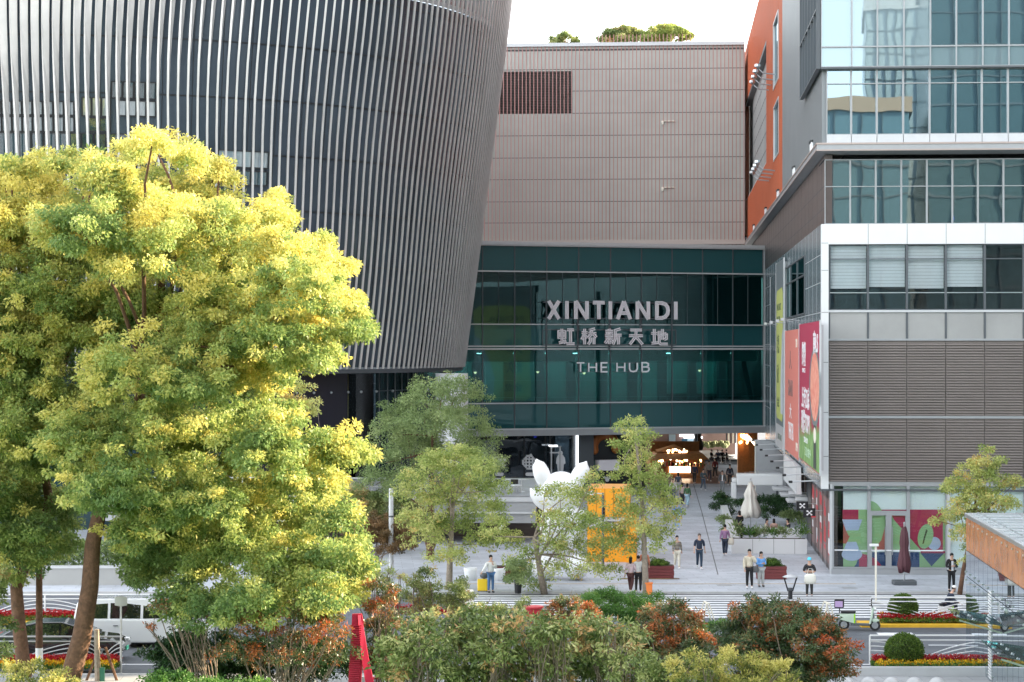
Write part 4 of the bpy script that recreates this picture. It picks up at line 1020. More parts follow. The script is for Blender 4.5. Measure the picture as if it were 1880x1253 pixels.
# passage side: hanging white box, canopies, signs
t = thing('hanging_light_box', 'long white ribbed light box hanging under the corner block soffit', 'light box', RP(SU-.35, vR(1474,SU), 0), TH)
MB().box(0,.25,0,14,3.0,4.6).build('box', M['white'], t); b = MB()
for i in range(14): b.box(-.02,0,i,i+.06,3.0,4.6)
b.build('rib', M['lgrey'], t)
for i, (pa, pb, py, Y, m) in enumerate(((1393,1432,868,150,'grey'),(1420,1472,898,140,'lgrey'),(1434,1488,909,134,'lgrey'),(1446,1502,920,128,'lgrey'))):
    t = thing('flat_canopy', ['dark thin canopy, farthest over the terrace', 'pale thin canopy, second from the back of the passage', 'pale thin canopy, third from the back, with two white boxes', 'pale thin canopy nearest to the black signs'][i], 'canopy', (PX(pa,Y), Y, Zof(py,Y)), TH, 'flat canopies over the passage shops')
    w = (pb-pa)*Y/F; MB().box(0,w,0,2.2,-.12,.03).build('canopy_slab', M[m], t, bevel=.02)
    MB().box(w-.25,w-.1,.4,.55,-(Zof(py,Y)),-.12).build('post', M['dgrey'], t)
    if i > 1: MB().box(.5,1.3,.3,.9,.03,.2).box(2.1,2.6,.3,.9,.03,.2).build('roof_box', M['whitep'], t)
for i, (px, py, Y) in enumerate(((1473,929,119),(1486,942,115.5))):
    t = thing('hanging_sign', ['small black sign with white knot emblem, farther one', 'small black sign with white knot emblem, nearer one'][i], 'sign', (PX(px,Y), Y, Zof(py,Y)), TH, 'black emblem signs by the passage shop')
    MB().box(-.32,.32,0,.1,-.24,.24).build('sign_panel', M['black'], t, bevel=.01)
    b = MB()
    for a in range(4):
        an = math.pi/4+a*math.pi/2; b.beam((0,-.012,0),(.14*math.cos(an),-.012,.14*math.sin(an)),.045,.02,up=(0,1,0)); b.ell((.15*math.cos(an),-.012,.13*math.sin(an)),(.05,.012,.05),8,6)
    b.build('emblem', M['whitep'], t)
    MB().box(.1,.34,-.015,-.002,-.24,-.17).build('red_corner', M['red'], t)
    MB().box(.3,.75,.03,.07,.10,.14).build('bracket', M['steel'], t)
# pier grey at passage
t = thing('passage_pillar', 'tall light grey pillar in the passage beneath the banner end', 'pillar', (PX(1405,158),158,0), TH)
MB().box(-.7,1.5,0,.8,0,4.6).build('shaft', M['grey'], t); MB().box(-.75,-.7,-.02,.5,0,4.6).build('edge_strip', M['cream'], t)

# ---------------------------------------------------------------- terrace with planters on the right
gp = G(1343,1017); ty = gp.y
t = thing('planter_wall', 'long low white panelled planter wall around the cafe terrace', 'planter', (gp.x, ty, 0), TH)
wl = (PX(1481,ty)-gp.x)
MB().box(0,wl,0,.5,0,.82).build('front_panel', M['white'], t, bevel=.01)
b = MB()
for i in range(1,4): b.box(wl*i/3.6,wl*i/3.6+.02,-.003,.0,.02,.81)
b.build('panel_joint', M['seam'], t)
MB().box(0,.45,.51,26,0,.82).build('side_panel', M['white'], t); MB().box(2.2,wl,5,5.3,0,1.0).build('rear_panel', M['white'], t)
MB().box(.1,wl-.1,.1,.45,.82,.84).build('soil', M['soil'], t)
t = thing('white_portal_frame', 'big white rounded portal frame standing in the terrace planting', 'portal', (PX(1343,148),148,0), TH)
b = MB(); w = (1405-1343)*148/F
b.box(0,.35,0,1.6,0,2.15); b.box(.35,w+1.2,0,1.6,2.0,2.75); b.box(.05,.35,0,1.6,2.15,2.45)
b.build('frame', M['white'], t, bevel=.06)
def parasol(name, label, loc, h, m, base, w=.22, stone=True):
    t = thing(name, label, 'umbrella', loc)
    MB().lathe([(.03,0),(.03,h+.12),(.05,h+.2),(.01,h+.26)], 10).build('pole', M['steel'], t)
    b = MB(); n = 24; prof = [(.10,h),(.16,h-.3),(w*.85,h-.75),(w*.7,h-1.0),(w*.95,h-1.35),(w*1.25,h-1.8),(w*1.1,h-2.15),(.06,h-2.1)]; vs=[]; fs=[]
    for r, zq in prof:
        for k in range(n):
            a = 2*math.pi*k/n; q = r*(1+.28*math.sin(k*math.pi/1.5+zq)); vs.append((q*math.cos(a), q*math.sin(a), zq+.05*math.sin(a*3)))
    for i in range(len(prof)-1):
        for k in range(n): k2=(k+1)%n; fs.append((i*n+k,(i+1)*n+k,(i+1)*n+k2,i*n+k2))
    b.add(vs, fs).build('folded_canopy', m, t, smooth=True)
    if stone: MB().box(-.55,.55,-.35,.35,0,.22).build('base', base, t, bevel=.04)
    return t
p = G(1660,1073); p.y -= .5
parasol('folded_parasol', 'folded maroon parasol on a dark stone base before the shop window', G(1660,1074), 2.75, cm('maroon', (.10,.035,.045), .7), M['dgrey'])
parasol('folded_parasol', 'folded cream white parasol on the planted cafe terrace', (PX(1378,132),132,0), 3.2, cm('offwhite', (.62,.60,.54), .8), M['dgrey'], w=.42)
# red box planters
def box_planter(label, px, py, w=1.45):
    t = thing('box_planter', label, 'planter', G(px,py), TH, 'dark red box planters on the plaza')
    b = MB()
    for i in range(4): b.box(-w/2-.02*(i%2),w/2+.02*(i%2),-.35,.35,i*.155+.02,i*.155+.165)
    b.build('box', M['planter_red'], t, bevel=.01); MB().box(-w/2+.05,w/2-.05,-.3,.3,.62,.66).build('soil', M['soil'], t)
    return t
PL = [(1210,1062,'dark red slatted planter box left of the passage mouth'),(1416,1063,'dark red slatted planter box behind the pair of standing people'),(932,1064,'dark red slatted planter box under the terrace, right of two white pots')]
for px, py, l in PL: box_planter(l, px, py)
for i, (px, py) in enumerate(((864,1066),(916,1066))):
    t = thing('round_pot', ['white round plant pot, left one under the terrace', 'white round plant pot behind the man with yellow suitcase'][i], 'pot', G(px,py), 0, 'white round pots')
    MB().lathe([(.26,0),(.33,.5),(.33,.62),(.28,.62),(.27,.5)], 18).build('pot', M['whitep'], t, smooth=True); MB().lathe([(.26,.52),(.26,.54)],14).build('soil', M['soil'], t)
# bollard lamp
t = thing('funnel_lamp', 'black funnel shaped lamp with pale cap on the plaza edge', 'lamp', G(1451,1100))
MB().lathe([(.10,0),(.10,.35),(.08,.38)], 12).build('post', M['black'], t)
for s in (-1,1): MB().beam((s*.10,0,.35),(s*.30,0,1.0),.06).build('arm', M['black'], t)
MB().lathe([(.12,.40),(.14,.5),(.02,.52)], 14).build('lamp_bowl', M['dgrey'], t)
MB().lathe([(.33,.98),(.36,1.0),(.25,1.05),(.02,1.10)], 20).build('cap', M['lgrey'], t, smooth=True)
# camera post
t = thing('sensor_post', 'slim beige post with white sensor head at the crosswalk', 'post', G(1608,1104))
MB().box(-.04,.04,-.04,.04,0,2.45).build('post', M['cream'], t, bevel=.01); MB().box(-.28,.12,-.09,.09,2.45,2.56).build('sensor_head', M['whitep'], t, bevel=.02)
# direction sign pole near orange kiosk
t = thing('sign_pole', 'dark pole with white lamp arm and small black sign before the orange kiosk', 'sign', G(1107,1040))
hh = Zof(905, t.location.y)
MB().lathe([(.07,0),(.06,hh)], 10).build('pole', M['dgrey'], t); MB().tube([(0,0,hh-.05),(-.55,0,hh-.02)], .03, 6).build('arm', M['lgrey'], t)
MB().add([(-.95,-.1,hh-.02),(-.5,-.1,hh+.12),(-.5,-.1,hh-.14),(-.95,.1,hh-.02),(-.5,.1,hh+.12),(-.5,.1,hh-.14)],[(0,2,1),(3,4,5),(0,1,4,3),(1,2,5,4),(2,0,3,5)]).build('lamp_head', M['whitep'], t)
zs2 = Zof(962, t.location.y); MB().box(.1,1.0,-.03,.03,zs2-.12,zs2+.12).build('sign_panel', M['black'], t)
put_text('lettering', 'HUB 100', M['whitep'], t, frame_m((.5,-.034,zs2),(1,0,0),(0,0,1)), h=.12, w=.55, bold=.01, ext=.004)
MB().box(-.02,.1,-.09,.09,zs2+.35,zs2+.85).build('speaker_box', M['black'], t)
# orange kiosk
o = thing('orange_kiosk', 'bright yellow orange pavilion with grey middle band beside the white figure', 'kiosk', G(1078,1032), TH)
Yk = o.location.y; w = 78*Yk/F; hk = Zof(897,Yk)
MB().box(0,w,0,4,hk-1.5,hk).build('upper_panel', M['yorange'], o); MB().box(.1,w-.1,.15,3.9,hk-2.1,hk-1.502).build('band', M['lgrey'], o)
MB().box(0,w-.2,.02,4,0,hk-2.102).box(w-.198,w+.35,-.2,3.8,0,hk-1.4).build('lower_panel', M['yorange'], o)
b = MB()
for i in range(5): b.box(w*i/5+.02,w*i/5+.05,-.012,0,hk-1.48,hk-.02)
b.build('panel_joint', cm('orange_joint',(.35,.13,.01)), o)
# white inflatable figure ---------------------------------------
wf = thing('inflatable_figure', 'big white inflatable figure with two long upright ears and raised arm behind the trees', 'inflatable', G(1030,1062))
Yf = wf.location.y; sc = Yf/F
def WF(px, py): return ((px-1030)*sc, 0, Zof(py, Yf))
wm = cm('inflatable_white', (.80,.80,.80), .45)
c = WF(1030,905); MB().ell(c,(1.05,.95,1.05),24,16).build('head', wm, wf, smooth=True)
for a, bq, nm in ((WF(1003,893),WF(986,847),'ear'),(WF(1054,893),WF(1075,851),'ear'),(WF(1010,935),WF(976,900),'arm'),(WF(1052,940),WF(1078,960),'arm')):
    a = Vector(a); bq = Vector(bq); b = MB(); n = 9
    pts = [a.lerp(bq, i/(n-1)) for i in range(n)]; rr = [(.3 if nm=='ear' else .26)+.12*math.sin(math.pi*min(1,i/(n-1)*1.1)) if i < n-1 else .12 for i in range(n)]
    pts.append(bq + (bq-a).normalized()*.12); rr.append(.02)
    b.tube(pts, rr, 14); b.build(nm, wm, wf, smooth=True)
MB().ell(WF(1028,965),(1.0,.9,1.35),24,16).build('body', wm, wf, smooth=True)
for px, dy in ((1000,-.7),(1058,-.7)):
    q = WF(px,1038); MB().ell((q[0],dy,.62),(.62,1.0,.6),20,12).build('leg', wm, wf, smooth=True)
# A-frame barriers, cones, bins
for i, (px, py) in enumerate(((1297,1137),(1518,1137))):
    t = thing('a_frame_barrier', ['cream A shaped folding barrier on the crosswalk, behind the left berry bush', 'cream A shaped folding barrier on the crosswalk, left of the parked scooter'][i], 'barrier', G(px,py)+Vector((0,0,-.1)), R_(8), 'A shaped barriers')
    for s in (-1,1):
        for yy in (-.35,.35): MB().beam((s*.28,yy,0),(s*.05,yy*.8,.78),.05).build('leg', M['cream'], t)
    MB().beam((0,-.35,.78),(0,.35,.78),.07).build('top_bar', M['cream'], t); MB().beam((-.15,-.3,.4),(.15,-.3,.4),.04).build('cross_bar', M['cream'], t)
t = thing('traffic_cone', 'red and white traffic cone beside the red ribbon sculpture', 'cone', P(696,1246,73)); 
MB().box(-.2,.2,-.2,.2,0,.04).build('base', M['red'], t); MB().lathe([(.15,.04),(.12,.16)],14).build('cone_red', M['red'], t); MB().lathe([(.09,.28),(.065,.40)],14).build('cone_red', M['red'], t); MB().lathe([(.04,.5),(.02,.56)],14).build('cone_red', M['red'], t); MB().lathe([(.12,.16),(.09,.28)],14).build('cone_white', M['whitep'], t); MB().lathe([(.065,.40),(.04,.5)],14).build('cone_white', M['whitep'], t)
t = thing('water_barrier', 'low white road barrier between the cone and the red ribbon sculpture', 'barrier', P(688,1253,73.4)); MB().box(-.45,.45,-.2,.2,0,.22).build('body', M['whitep'], t, bevel=.03)
# red ribbon sculpture
t = thing('ribbon_sculpture', 'tall crimson ribbed ribbon sculpture rising out of the front bushes', 'sculpture', P(662,1300,69))
b = MB(); Y = 69; n = 12
def rib(pts, wd, th=.12):
    vs=[]; fs=[]
    for (px,py),w_ in zip(pts, wd):
        q = P(px,py,Y) - t.location; h = w_*Y/F/2
        vs += [(q.x-h,0,q.z),(q.x+h,.1,q.z),(q.x+h,th+.1,q.z),(q.x-h,th,q.z)]
    for i in range(len(pts)-1):
        for j in range(4): fs.append((i*4+j,i*4+(j+1)%4,i*4+4+(j+1)%4,i*4+4+j))
    fs.append((0,3,2,1)); m_=len(pts)*4; fs.append((m_-4,m_-3,m_-2,m_-1)); return vs, fs
rc = mat('sculpture_red', (.45,.012,.05), .4, var=.08)
b.add(*rib([(648,1300),(652,1240),(655,1190),(656,1140),(655,1128)],[24,23,22,20,17])); b.build('front_band', rc, t)
b = MB(); b.add(*rib([(692,1300),(678,1253),(670,1210),(664,1165),(660,1130)],[20,15,12,9,6])); b.build('side_band', rc, t)
b = MB()
for i in range(34):
    q = P(0,1150+i*4,Y)-t.location; c_ = P(655-(i*4+10)*.055,0,Y)-t.location; b.box(c_.x-.17,c_.x+.17,-.012,.06,q.z,q.z+.03)
b.build('rib', rc, t)
# white road railings with crossing arcs -----------------------
def railing(name, label, x0, x1, Y, z0, m, h=1.05, span=4.2, group=None, endround=False):
    t = thing(name, label, 'railing', (x0,Y,z0), 0, group); L = x1-x0
    MB().tube([(0,0,h),(L,0,h)], .032, 6).build('top_rail', m, t); MB().tube([(0,0,h-.17),(L,0,h-.17)], .025, 6).build('second_rail', m, t); MB().tube([(0,0,.12),(L,0,.12)], .03, 6).build('bottom_rail', m, t)
    x = 0
    while x <= L+.01: MB().tube([(x,0,0),(x,0,h)], .035, 6).build('post', m, t); x += span
    x = 0
    while x < L-.5:
        b = MB(); w = min(span, L-x)
        for s in (0,1):
            for k in range(4):
                r = []
                for i in range(9):
                    f = i/8; xx = f*w*(.62-.05*k); zz_ = .12 + (h-.34-k*.16)*math.cos(f*math.pi/2)
                    r.append((x+(xx if s == 0 else w-xx), 0 if s else .03, zz_))
                b.tube(r, .02, 5, cap=False)
        b.build('arc', m, t); x += span
    return t
wr = M['whitep']
railing('road_railing', 'white median railing with crossing arcs before the round bush at right', PX(1600,89.5), 22, 89.5, .02, wr, group='white median railings')
railing('road_railing', 'white median railing at the left, behind the white van', -32, PX(290,90.5), 90.5, .02, wr, group='white median railings')
railing('road_railing', 'grey railing along the near kerb at the left, before the black car', -32, PX(226,77.5), 77.5, .0, M['lgrey'], group='near kerb railings')
railing('road_railing', 'white railing along the near kerb behind the clipped ball shrub', PX(1597,77.8), 20, 77.8, .0, wr, group='near kerb railings')
slab('median_kerb', PX(1583,88.8), 24, 88.9, 90.3, -.14, .02, M['ykerb'])
slab('median_kerb', -40, PX(300,90), 89.8, 91.2, -.14, .02, M['ykerb'])
# near white kerb strip and bollards
slab('white_kerb', 9, 24, 75.1, 75.4, .0, .30, M['lgrey'])
for i in range(5):
    t = thing('round_bollard', 'white round bollard in the row at the bottom right, number %s from the left' % ['one','two','three','four','five'][i], 'bollard', (PX(1553+i*42,70.6),70.6,0.02), 0, 'white round bollards')
    MB().lathe([(.16,0),(.2,.06),(.2,.1)],14).build('base', M['lgrey'], t); MB().ell((0,0,.36),(.29,.29,.27),18,12).build('ball', M['lgrey'], t, smooth=True)
# poles
t = thing('white_pole', 'plain pale round pole rising among the trees left of the shop', 'pole', G(718,1062)); MB().lathe([(.13,0),(.11,Zof(897,t.location.y))],14).build('shaft', M['lgrey'], t)
MB().lathe([(.135,3.0),(.135,3.08)],14).build('ring', M['dgrey'], t)
t = thing('street_pole', 'brown pole with white painted foot between the two big trunks', 'pole', P(72,1253,76)); 
MB().lathe([(.14,0),(.13,1.2)],12).build('painted_foot', M['whitep'], t); MB().lathe([(.13,1.2),(.10,6)],12).build('shaft', M['trunk'], t)
t = thing('street_pole', 'slim grey sign post beside the white van', 'pole', P(222,1240,76.5)); MB().lathe([(.04,0),(.035,2.6)],10).build('shaft', M['lgrey'], t); MB().lathe([(.0,2.4),(.22,2.45),(.22,2.75),(.0,2.8)],16,sy=.15).build('sign_back', M['lgrey'], t)
# tree stakes
t = thing('tree_stake_tripod', 'wooden support stakes leaning round a pale young trunk by the road', 'stakes', P(180,1275,74))
MB().tube([(0,0,0),(-.05,0,2.2)], [.11,.09], 8).build('pale_trunk', M['trunk_pale'], t)
for a,c in ((.75,.25),(-.6,.05)): MB().tube([(a,.2,0),(c,0,1.6)], .05, 6).build('stake', M['trunk'], t)
MB().box(.05,.22,-.06,.06,.3,.9).build('green_wrap', cm('greenwrap',(.03,.16,.10)), t)
# trash bins orange / red tub / white kerb stone
t = thing('orange_bin', 'small orange bin behind the slender front tree trunk', 'bin', G(1191,1092)); MB().box(-.16,.16,-.15,.15,0,.5).build('body', cm('bin_orange',(.75,.20,.04)), t, bevel=.03); MB().box(-.18,.18,-.17,.17,.5,.56).build('lid', cm('bin_orange',(.75,.2,.04)), t)
t = thing('red_tub', 'round crimson tub on the crosswalk edge above the berry bush', 'tub', G(979,1138)); MB().lathe([(.30,0),(.38,.5),(.44,.5),(.44,.56),(.36,.56)],20).build('tub', M['red'], t, smooth=False)
t = thing('black_bin', 'small black bin at the edge of the crosswalk below the terrace', 'bin', G(951,1090)); MB().lathe([(.15,0),(.18,.6),(.19,.65),(.1,.7)],14).build('body', M['black'], t)
# low white street furniture on the left seen through leaves
t = thing('low_wall', 'long pale low wall beyond the road at the far left', 'wall', (-34,104,0)); MB().box(0,16,0,.4,0,.8).build('wall', M['gpanel'], t); MB().box(0,16,-.05,.45,.8,.9).build('coping', M['lgrey'], t)
t = thing('stone_block', 'small white stone block with a dark slot beside the crosswalk', 'block', G(857,1115)); MB().box(-.3,.3,-.25,.25,0,.75).build('block', M['cream'], t, bevel=.05); MB().box(-.1,.1,-.26,-.249,.3,.5).build('slot', M['dgrey'], t)

# ---------------------------------------------------------------- mirrored glass lift house
M['lift_reflection_paint'] = mat('lift_reflection_paint', (.42,.15,.03), .22, var=.35, vs=.8)  # orange brown painted on the top panels in place of the lit hall's reflection
LO = Vector((PX(1773.5,80), 80, -.1)); lt = thing('glass_lift_house', 'mirror glass metro lift house with pale sloping roof at the bottom right', 'lift house', LO, TH)
LH = Zof(943,80)+.1; LL = 24; LW = 6
n = 22
for i in range(n):
    a = -LL*(i+1)/n; c = -LL*i/n
    for z0_, z1_, gm in ((.02,3.05,'g_mirror'),(3.05,LH-1.35,'g_mirror'),(LH-1.35,LH-.12,'lift_reflection_paint')):
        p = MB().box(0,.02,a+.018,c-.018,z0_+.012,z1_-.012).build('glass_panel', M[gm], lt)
b = MB()
for i in range(5):
    c = LW*(i+1)/5; MB().box(LW*i/5+.03,c-.01,-.02,0,.02,LH-.12).build('glass_panel', M['g_mirror'], lt)
MB().box(-.05,LW,-LL,.05,LH-.12,LH).build('roof_edge', M['steel'], lt)
MB().box(-.04,LW,-LL,.04,LH,LH+.02).build('roof', mat('lift_roof', (.55,.58,.60), .25, .3, var=.15, vs=.6), lt)
b = MB()
for i in range(20): b.box(.1,LW-.1,-LL+i*1.2,-LL+i*1.2+.05,LH+.02,LH+.06)
for i in range(4): b.box(.4+i*1.4,.45+i*1.4,-LL,0,LH+.02,LH+.05)
b.build('roof_rib', M['steel'], lt)
b = MB()
for i in range(n+1):
    for zq in (.3, 2.9, 3.2, LH-.3): b.lathe([(.03,-.03),(.03,.03)],6,(-.02,-LL*i/n,zq))
b.build('glass_clip', M['steel'], lt)
MB().box(.05,.12,-LL,-.03,0,LH-1.36).build('backing', M['black'], lt)
MB().box(.9,1.1,-LL,-.5,0,LH-.2).box(1.1,LW,-.6,-.5,0,LH-.2).build('inner_wall', cm('lift_inner',(.16,.19,.21),.5), lt)
b = MB()
for i in range(30): b.box(-.03,-.012,-6.4,-5.7,.2+i*.10,.25+i*.10)
b.build('louvre_strip', M['whitep'], lt)
for i,(ya,yb_,zq) in enumerate(((-9.2,-6.2,2.35),(-18.2,-14.2,2.35))):
    t = thing('glass_canopy', ['clear glass canopy on the lift house side, nearer the crosswalk', 'clear glass canopy on the lift house side, lower in the picture'][i], 'canopy', LO+vx*ya, TH, 'glass canopies on the lift house')
    L = yb_-ya; MB().add([(-1.5,.3,zq+.25),(-.03,0,zq),(-.03,L,zq),(-1.5,L-.3,zq+.25),(-1.5,.3,zq+.27),(-.03,0,zq+.02),(-.03,L,zq+.02),(-1.5,L-.3,zq+.27)],[(0,3,2,1),(4,5,6,7),(0,1,5,4),(1,2,6,5),(2,3,7,6),(3,0,4,7)]).build('glass_sheet', M['g_canopy'], t)
    MB().beam((-1.4,.4,zq+.15),(-.03,.3,zq-.25),.05).build('bracket', M['steel'], t); MB().beam((-1.4,L-.4,zq+.15),(-.03,L-.3,zq-.25),.05).build('bracket', M['steel'], t)
# ================================================================ people
def skin_obj(name, verts, edges, radii, root, m, parent, sub=1):
    me = bpy.data.meshes.new(name); me.from_pydata(verts, edges, [])
    me.materials.append(m); o = bpy.data.objects.new(name, me); S.collection.objects.link(o); o.parent = parent
    sk = o.modifiers.new('skin', 'SKIN'); sk.use_smooth_shade = True; sk.branch_smoothing = .4
    d = me.skin_vertices[0].data
    for i, r in enumerate(radii):
        d[i].radius = (r, r) if not isinstance(r, tuple) else r
        d[i].use_root = (i == root)
    ss = o.modifiers.new('subdivision', 'SUBSURF'); ss.levels = sub; ss.render_levels = sub
    return o
def person(label, px, py, h=1.72, face=0, top=(.1,.1,.1), bot=(.02,.02,.03), hair=(.012,.01,.009), shoe=(.7,.7,.7), arms='down', legs='stand', long=False, hat=None, sleeve=1.0, loc=None, female=False, coat=None, tex=None, wide=1.0):
    loc = loc if loc is not None else G(px, py); s = h/1.755
    root = thing('person', label, 'person', loc, R_(face), 'people on the plaza', scale=s)
    sw = .165 if female else .185; hw = .085
    z0 = 0
    if legs in ('sit', 'ride'): z0 = -.44
    V = {'pelvis':(0,0,.96+z0),'waist':(0,0,1.10+z0),'chest':(0,0,1.30+z0),'neckb':(0,.0,1.47+z0),'neck':(0,-.01,1.54+z0),'head1':(0,-.025,1.62+z0),'head2':(0,-.012,1.695+z0),'crown':(0,.0,1.745+z0)}
    Rd = {'pelvis':(.15,.11),'waist':(.125,.10),'chest':(.165,.115),'neckb':.07,'neck':.052,'head1':(.072,.085),'head2':(.078,.092),'crown':.05}
    if arms == 'phone' or arms == 'bend':
        V['head1'] = (0,-.06,1.605+z0); V['head2'] = (0,-.05,1.68+z0); V['crown'] = (0,-.03,1.735+z0)
    E = [('pelvis','waist'),('waist','chest'),('chest','neckb'),('neckb','neck'),('neck','head1'),('head1','head2'),('head2','crown')]
    if legs == 'ride':
        for k in ('waist','chest','neckb','neck','head1','head2','crown'):
            x,y,zq = V[k]; f = (zq-.96-z0); V[k] = (x, y - f*.45, zq - f*.10)
    for sd_, S_ in ((-1,'L'),(1,'R')):
        sh = (sd_*sw, V['neckb'][1]+.005, V['neckb'][2]-.045)
        ph = sd_
        if arms == 'down': el = (sd_*(sw+.07), .02, 1.14+z0); wr = (sd_*(sw+.08), -.04, .90+z0)
        elif arms == 'swing': el = (sd_*(sw+.07), .06*ph, 1.14+z0); wr = (sd_*(sw+.10), -.02+.20*ph-.08, .93+z0)
        elif arms in ('phone','bend'): el = (sd_*(sw+.07), -.04, 1.15+z0); wr = (sd_*.07, -.27, 1.20+z0)
        elif arms == 'cross': el = (sd_*(sw+.08), -.05, 1.16+z0); wr = (-sd_*.04, -.22, 1.19+z0+sd_*.03)
        elif arms == 'face': el, wr = ((sd_*(sw+.1), -.12, 1.20+z0), (sd_*.10, -.16, 1.50+z0)) if sd_ > 0 else ((sd_*(sw+.05), .02, 1.14+z0), (sd_*(sw+.03), -.1, .90+z0))
        elif arms == 'handle': el, wr = ((sd_*(sw+.14), -.02, 1.18+z0), (sd_*(sw+.32), -.12, 1.02+z0)) if sd_ < 0 else ((sd_*(sw+.04), -.10, 1.16+z0), (sd_*.04, -.20, 1.34+z0))
        elif arms == 'ride': el = (sd_*(sw+.08), V['chest'][1]-.10, 1.12+z0); wr = (sd_*.26, V['chest'][1]-.34, 1.02+z0)
        else: el = (sd_*(sw+.07), -.1, 1.14+z0); wr = (sd_*.12, -.3, 1.12+z0)
        V['sh'+S_] = sh; V['el'+S_] = el; V['wr'+S_] = wr
        d = (Vector(wr)-Vector(el)).normalized(); hd = Vector(wr)+d*.07; V['hd'+S_] = tuple(hd)
        Rd.update({'sh'+S_:.058,'el'+S_:.042,'wr'+S_:.027,'hd'+S_:(.036,.022)})
        E += [('neckb','sh'+S_),('sh'+S_,'el'+S_),('el'+S_,'wr'+S_),('wr'+S_,'hd'+S_)]
        # five fingers: four from the palm end, the thumb from its side
        side = d.cross(Vector((0,1,0))); side = Vector((1,0,0)) if side.length < .1 else side.normalized()
        bend = Vector((0,-1,0)) if abs(d.y) < .8 else Vector((0,0,-1))
        for k, (off, ln) in enumerate(((-.030,.055),(-.010,.068),(.010,.064),(.030,.050))):
            a = hd + d*.035 + side*off; c = a + d*ln*.6 + bend*.012; e2 = c + (d*.4+bend*.8).normalized()*ln*.45
            for nm, p, r in (('a',a,.010),('b',c,.009),('c',e2,.007)): V['f%s%d%s'%(S_,k,nm)] = tuple(p); Rd['f%s%d%s'%(S_,k,nm)] = r
            E += [('hd'+S_,'f%s%da'%(S_,k)),('f%s%da'%(S_,k),'f%s%db'%(S_,k)),('f%s%db'%(S_,k),'f%s%dc'%(S_,k))]
        a = hd - d*.01 - side*sd_*.035; c = a + d*.03 - side*sd_*.02
        V['t%sa'%S_] = tuple(a); V['t%sb'%S_] = tuple(c); Rd['t%sa'%S_] = .011; Rd['t%sb'%S_] = .009; E += [('hd'+S_,'t%sa'%S_),('t%sa'%S_,'t%sb'%S_)]
        hp = (sd_*hw, 0, .91+z0)
        if legs == 'stand': kn = (sd_*.10,-.01,.50); an = (sd_*.11,.02,.09)
        elif legs == 'walk': kn, an = ((sd_*.09,-.13,.52),(sd_*.08,-.22,.09)) if sd_ > 0 else ((sd_*.09,.03,.50),(sd_*.08,.28,.15))
        else: kn = (sd_*.12,-.42,.50); an = (sd_*.12,-.40,.09)
        V['hp'+S_]=hp; V['kn'+S_]=kn; V['an'+S_]=an; V['to'+S_]=(an[0],an[1]-.12,an[2]-.045)
        Rd.update({'hp'+S_:.088,'kn'+S_:.058,'an'+S_:.038,'to'+S_:.032}); E += [('pelvis','hp'+S_),('hp'+S_,'kn'+S_),('kn'+S_,'an'+S_),('an'+S_,'to'+S_)]
    def mk(name, keys, m, grow=1.0, add=.0, sub=1, rt='pelvis', over=None):
        ks = list(keys); ix = {k:i for i,k in enumerate(ks)}; over = over or {}
        vv = [over.get(k, V[k]) for k in ks]; ee = [(ix[a],ix[b]) for a,b in E if a in ix and b in ix]
        rr = [tuple(q*grow+add for q in (Rd[k] if isinstance(Rd[k],tuple) else (Rd[k],Rd[k]))) for k in ks]
        return skin_obj(name, vv, ee, rr, ix.get(rt, 0), m, root, sub)
    mk('body', list(V.keys()), M['skin'])
    cidx = lambda c, p: cm('%s_%d_%d_%d' % (p, int(c[0]*99), int(c[1]*99), int(c[2]*99)), c, .85, var=.12, vs=9)
    tk = ['pelvis','waist','chest','neckb','shL','shR']
    if sleeve > 0: tk += ['elL','elR']
    if sleeve >= 1: tk += ['wrL','wrR']
    o = mk('shirt', tk, tex or cidx(top,'cloth'), 1.0, .024*wide)
    mk('trousers', ['pelvis','hpL','hpR','knL','knR','anL','anR'], cidx(bot,'cloth'), 1.0, .018+.012*(female), over={'anL':(V['anL'][0],V['anL'][1],V['anL'][2]+.02),'anR':(V['anR'][0],V['anR'][1],V['anR'][2]+.02)})
    for S_ in 'LR':
        a = V['an'+S_]; MB().ell((a[0],a[1]-.07,a[2]-.035),(.05,.135,.052),10,7).build('shoe', cidx(shoe,'shoe'), root, smooth=True)
    hc = Vector(V['head2']); hm = cidx(hair,'hair')
    b = MB(); b.ell(hc+Vector((0,.022,.018)),(.088,.098,.092),12,9)
    if long: b.ell(hc+Vector((0,.06,-.10)),(.085,.055,.17),10,8)
    b.build('hair', hm, root, smooth=True)
    b = MB()
    for q in (-.03,.03): b.ell(Vector(V['head1'])+Vector((q,-.083,.035)),(.012,.006,.008),6,4)
    b.build('eyes', M['black'], root)
    MB().ell(Vector(V['head1'])+Vector((0,-.092,.008)),(.011,.014,.018),6,5).ell(Vector(V['head1'])+Vector((.078,.01,.02)),(.010,.018,.028),6,5).ell(Vector(V['head1'])+Vector((-.078,.01,.02)),(.010,.018,.028),6,5).build('nose_and_ears', M['skin'], root, smooth=True)
    if hat: MB().ell(hc+Vector((0,0,.045)),(.098,.108,.085),12,8).ell(hc+Vector((0,-.09,.01)),(.07,.06,.015),10,5).build('hat', cidx(hat,'hat'), root, smooth=True)
    if coat:
        MB().box(-.05,.05,-.155,-.14,.98+z0,1.42+z0).build('shirt_front', cidx(coat,'cloth'), root)
    return root
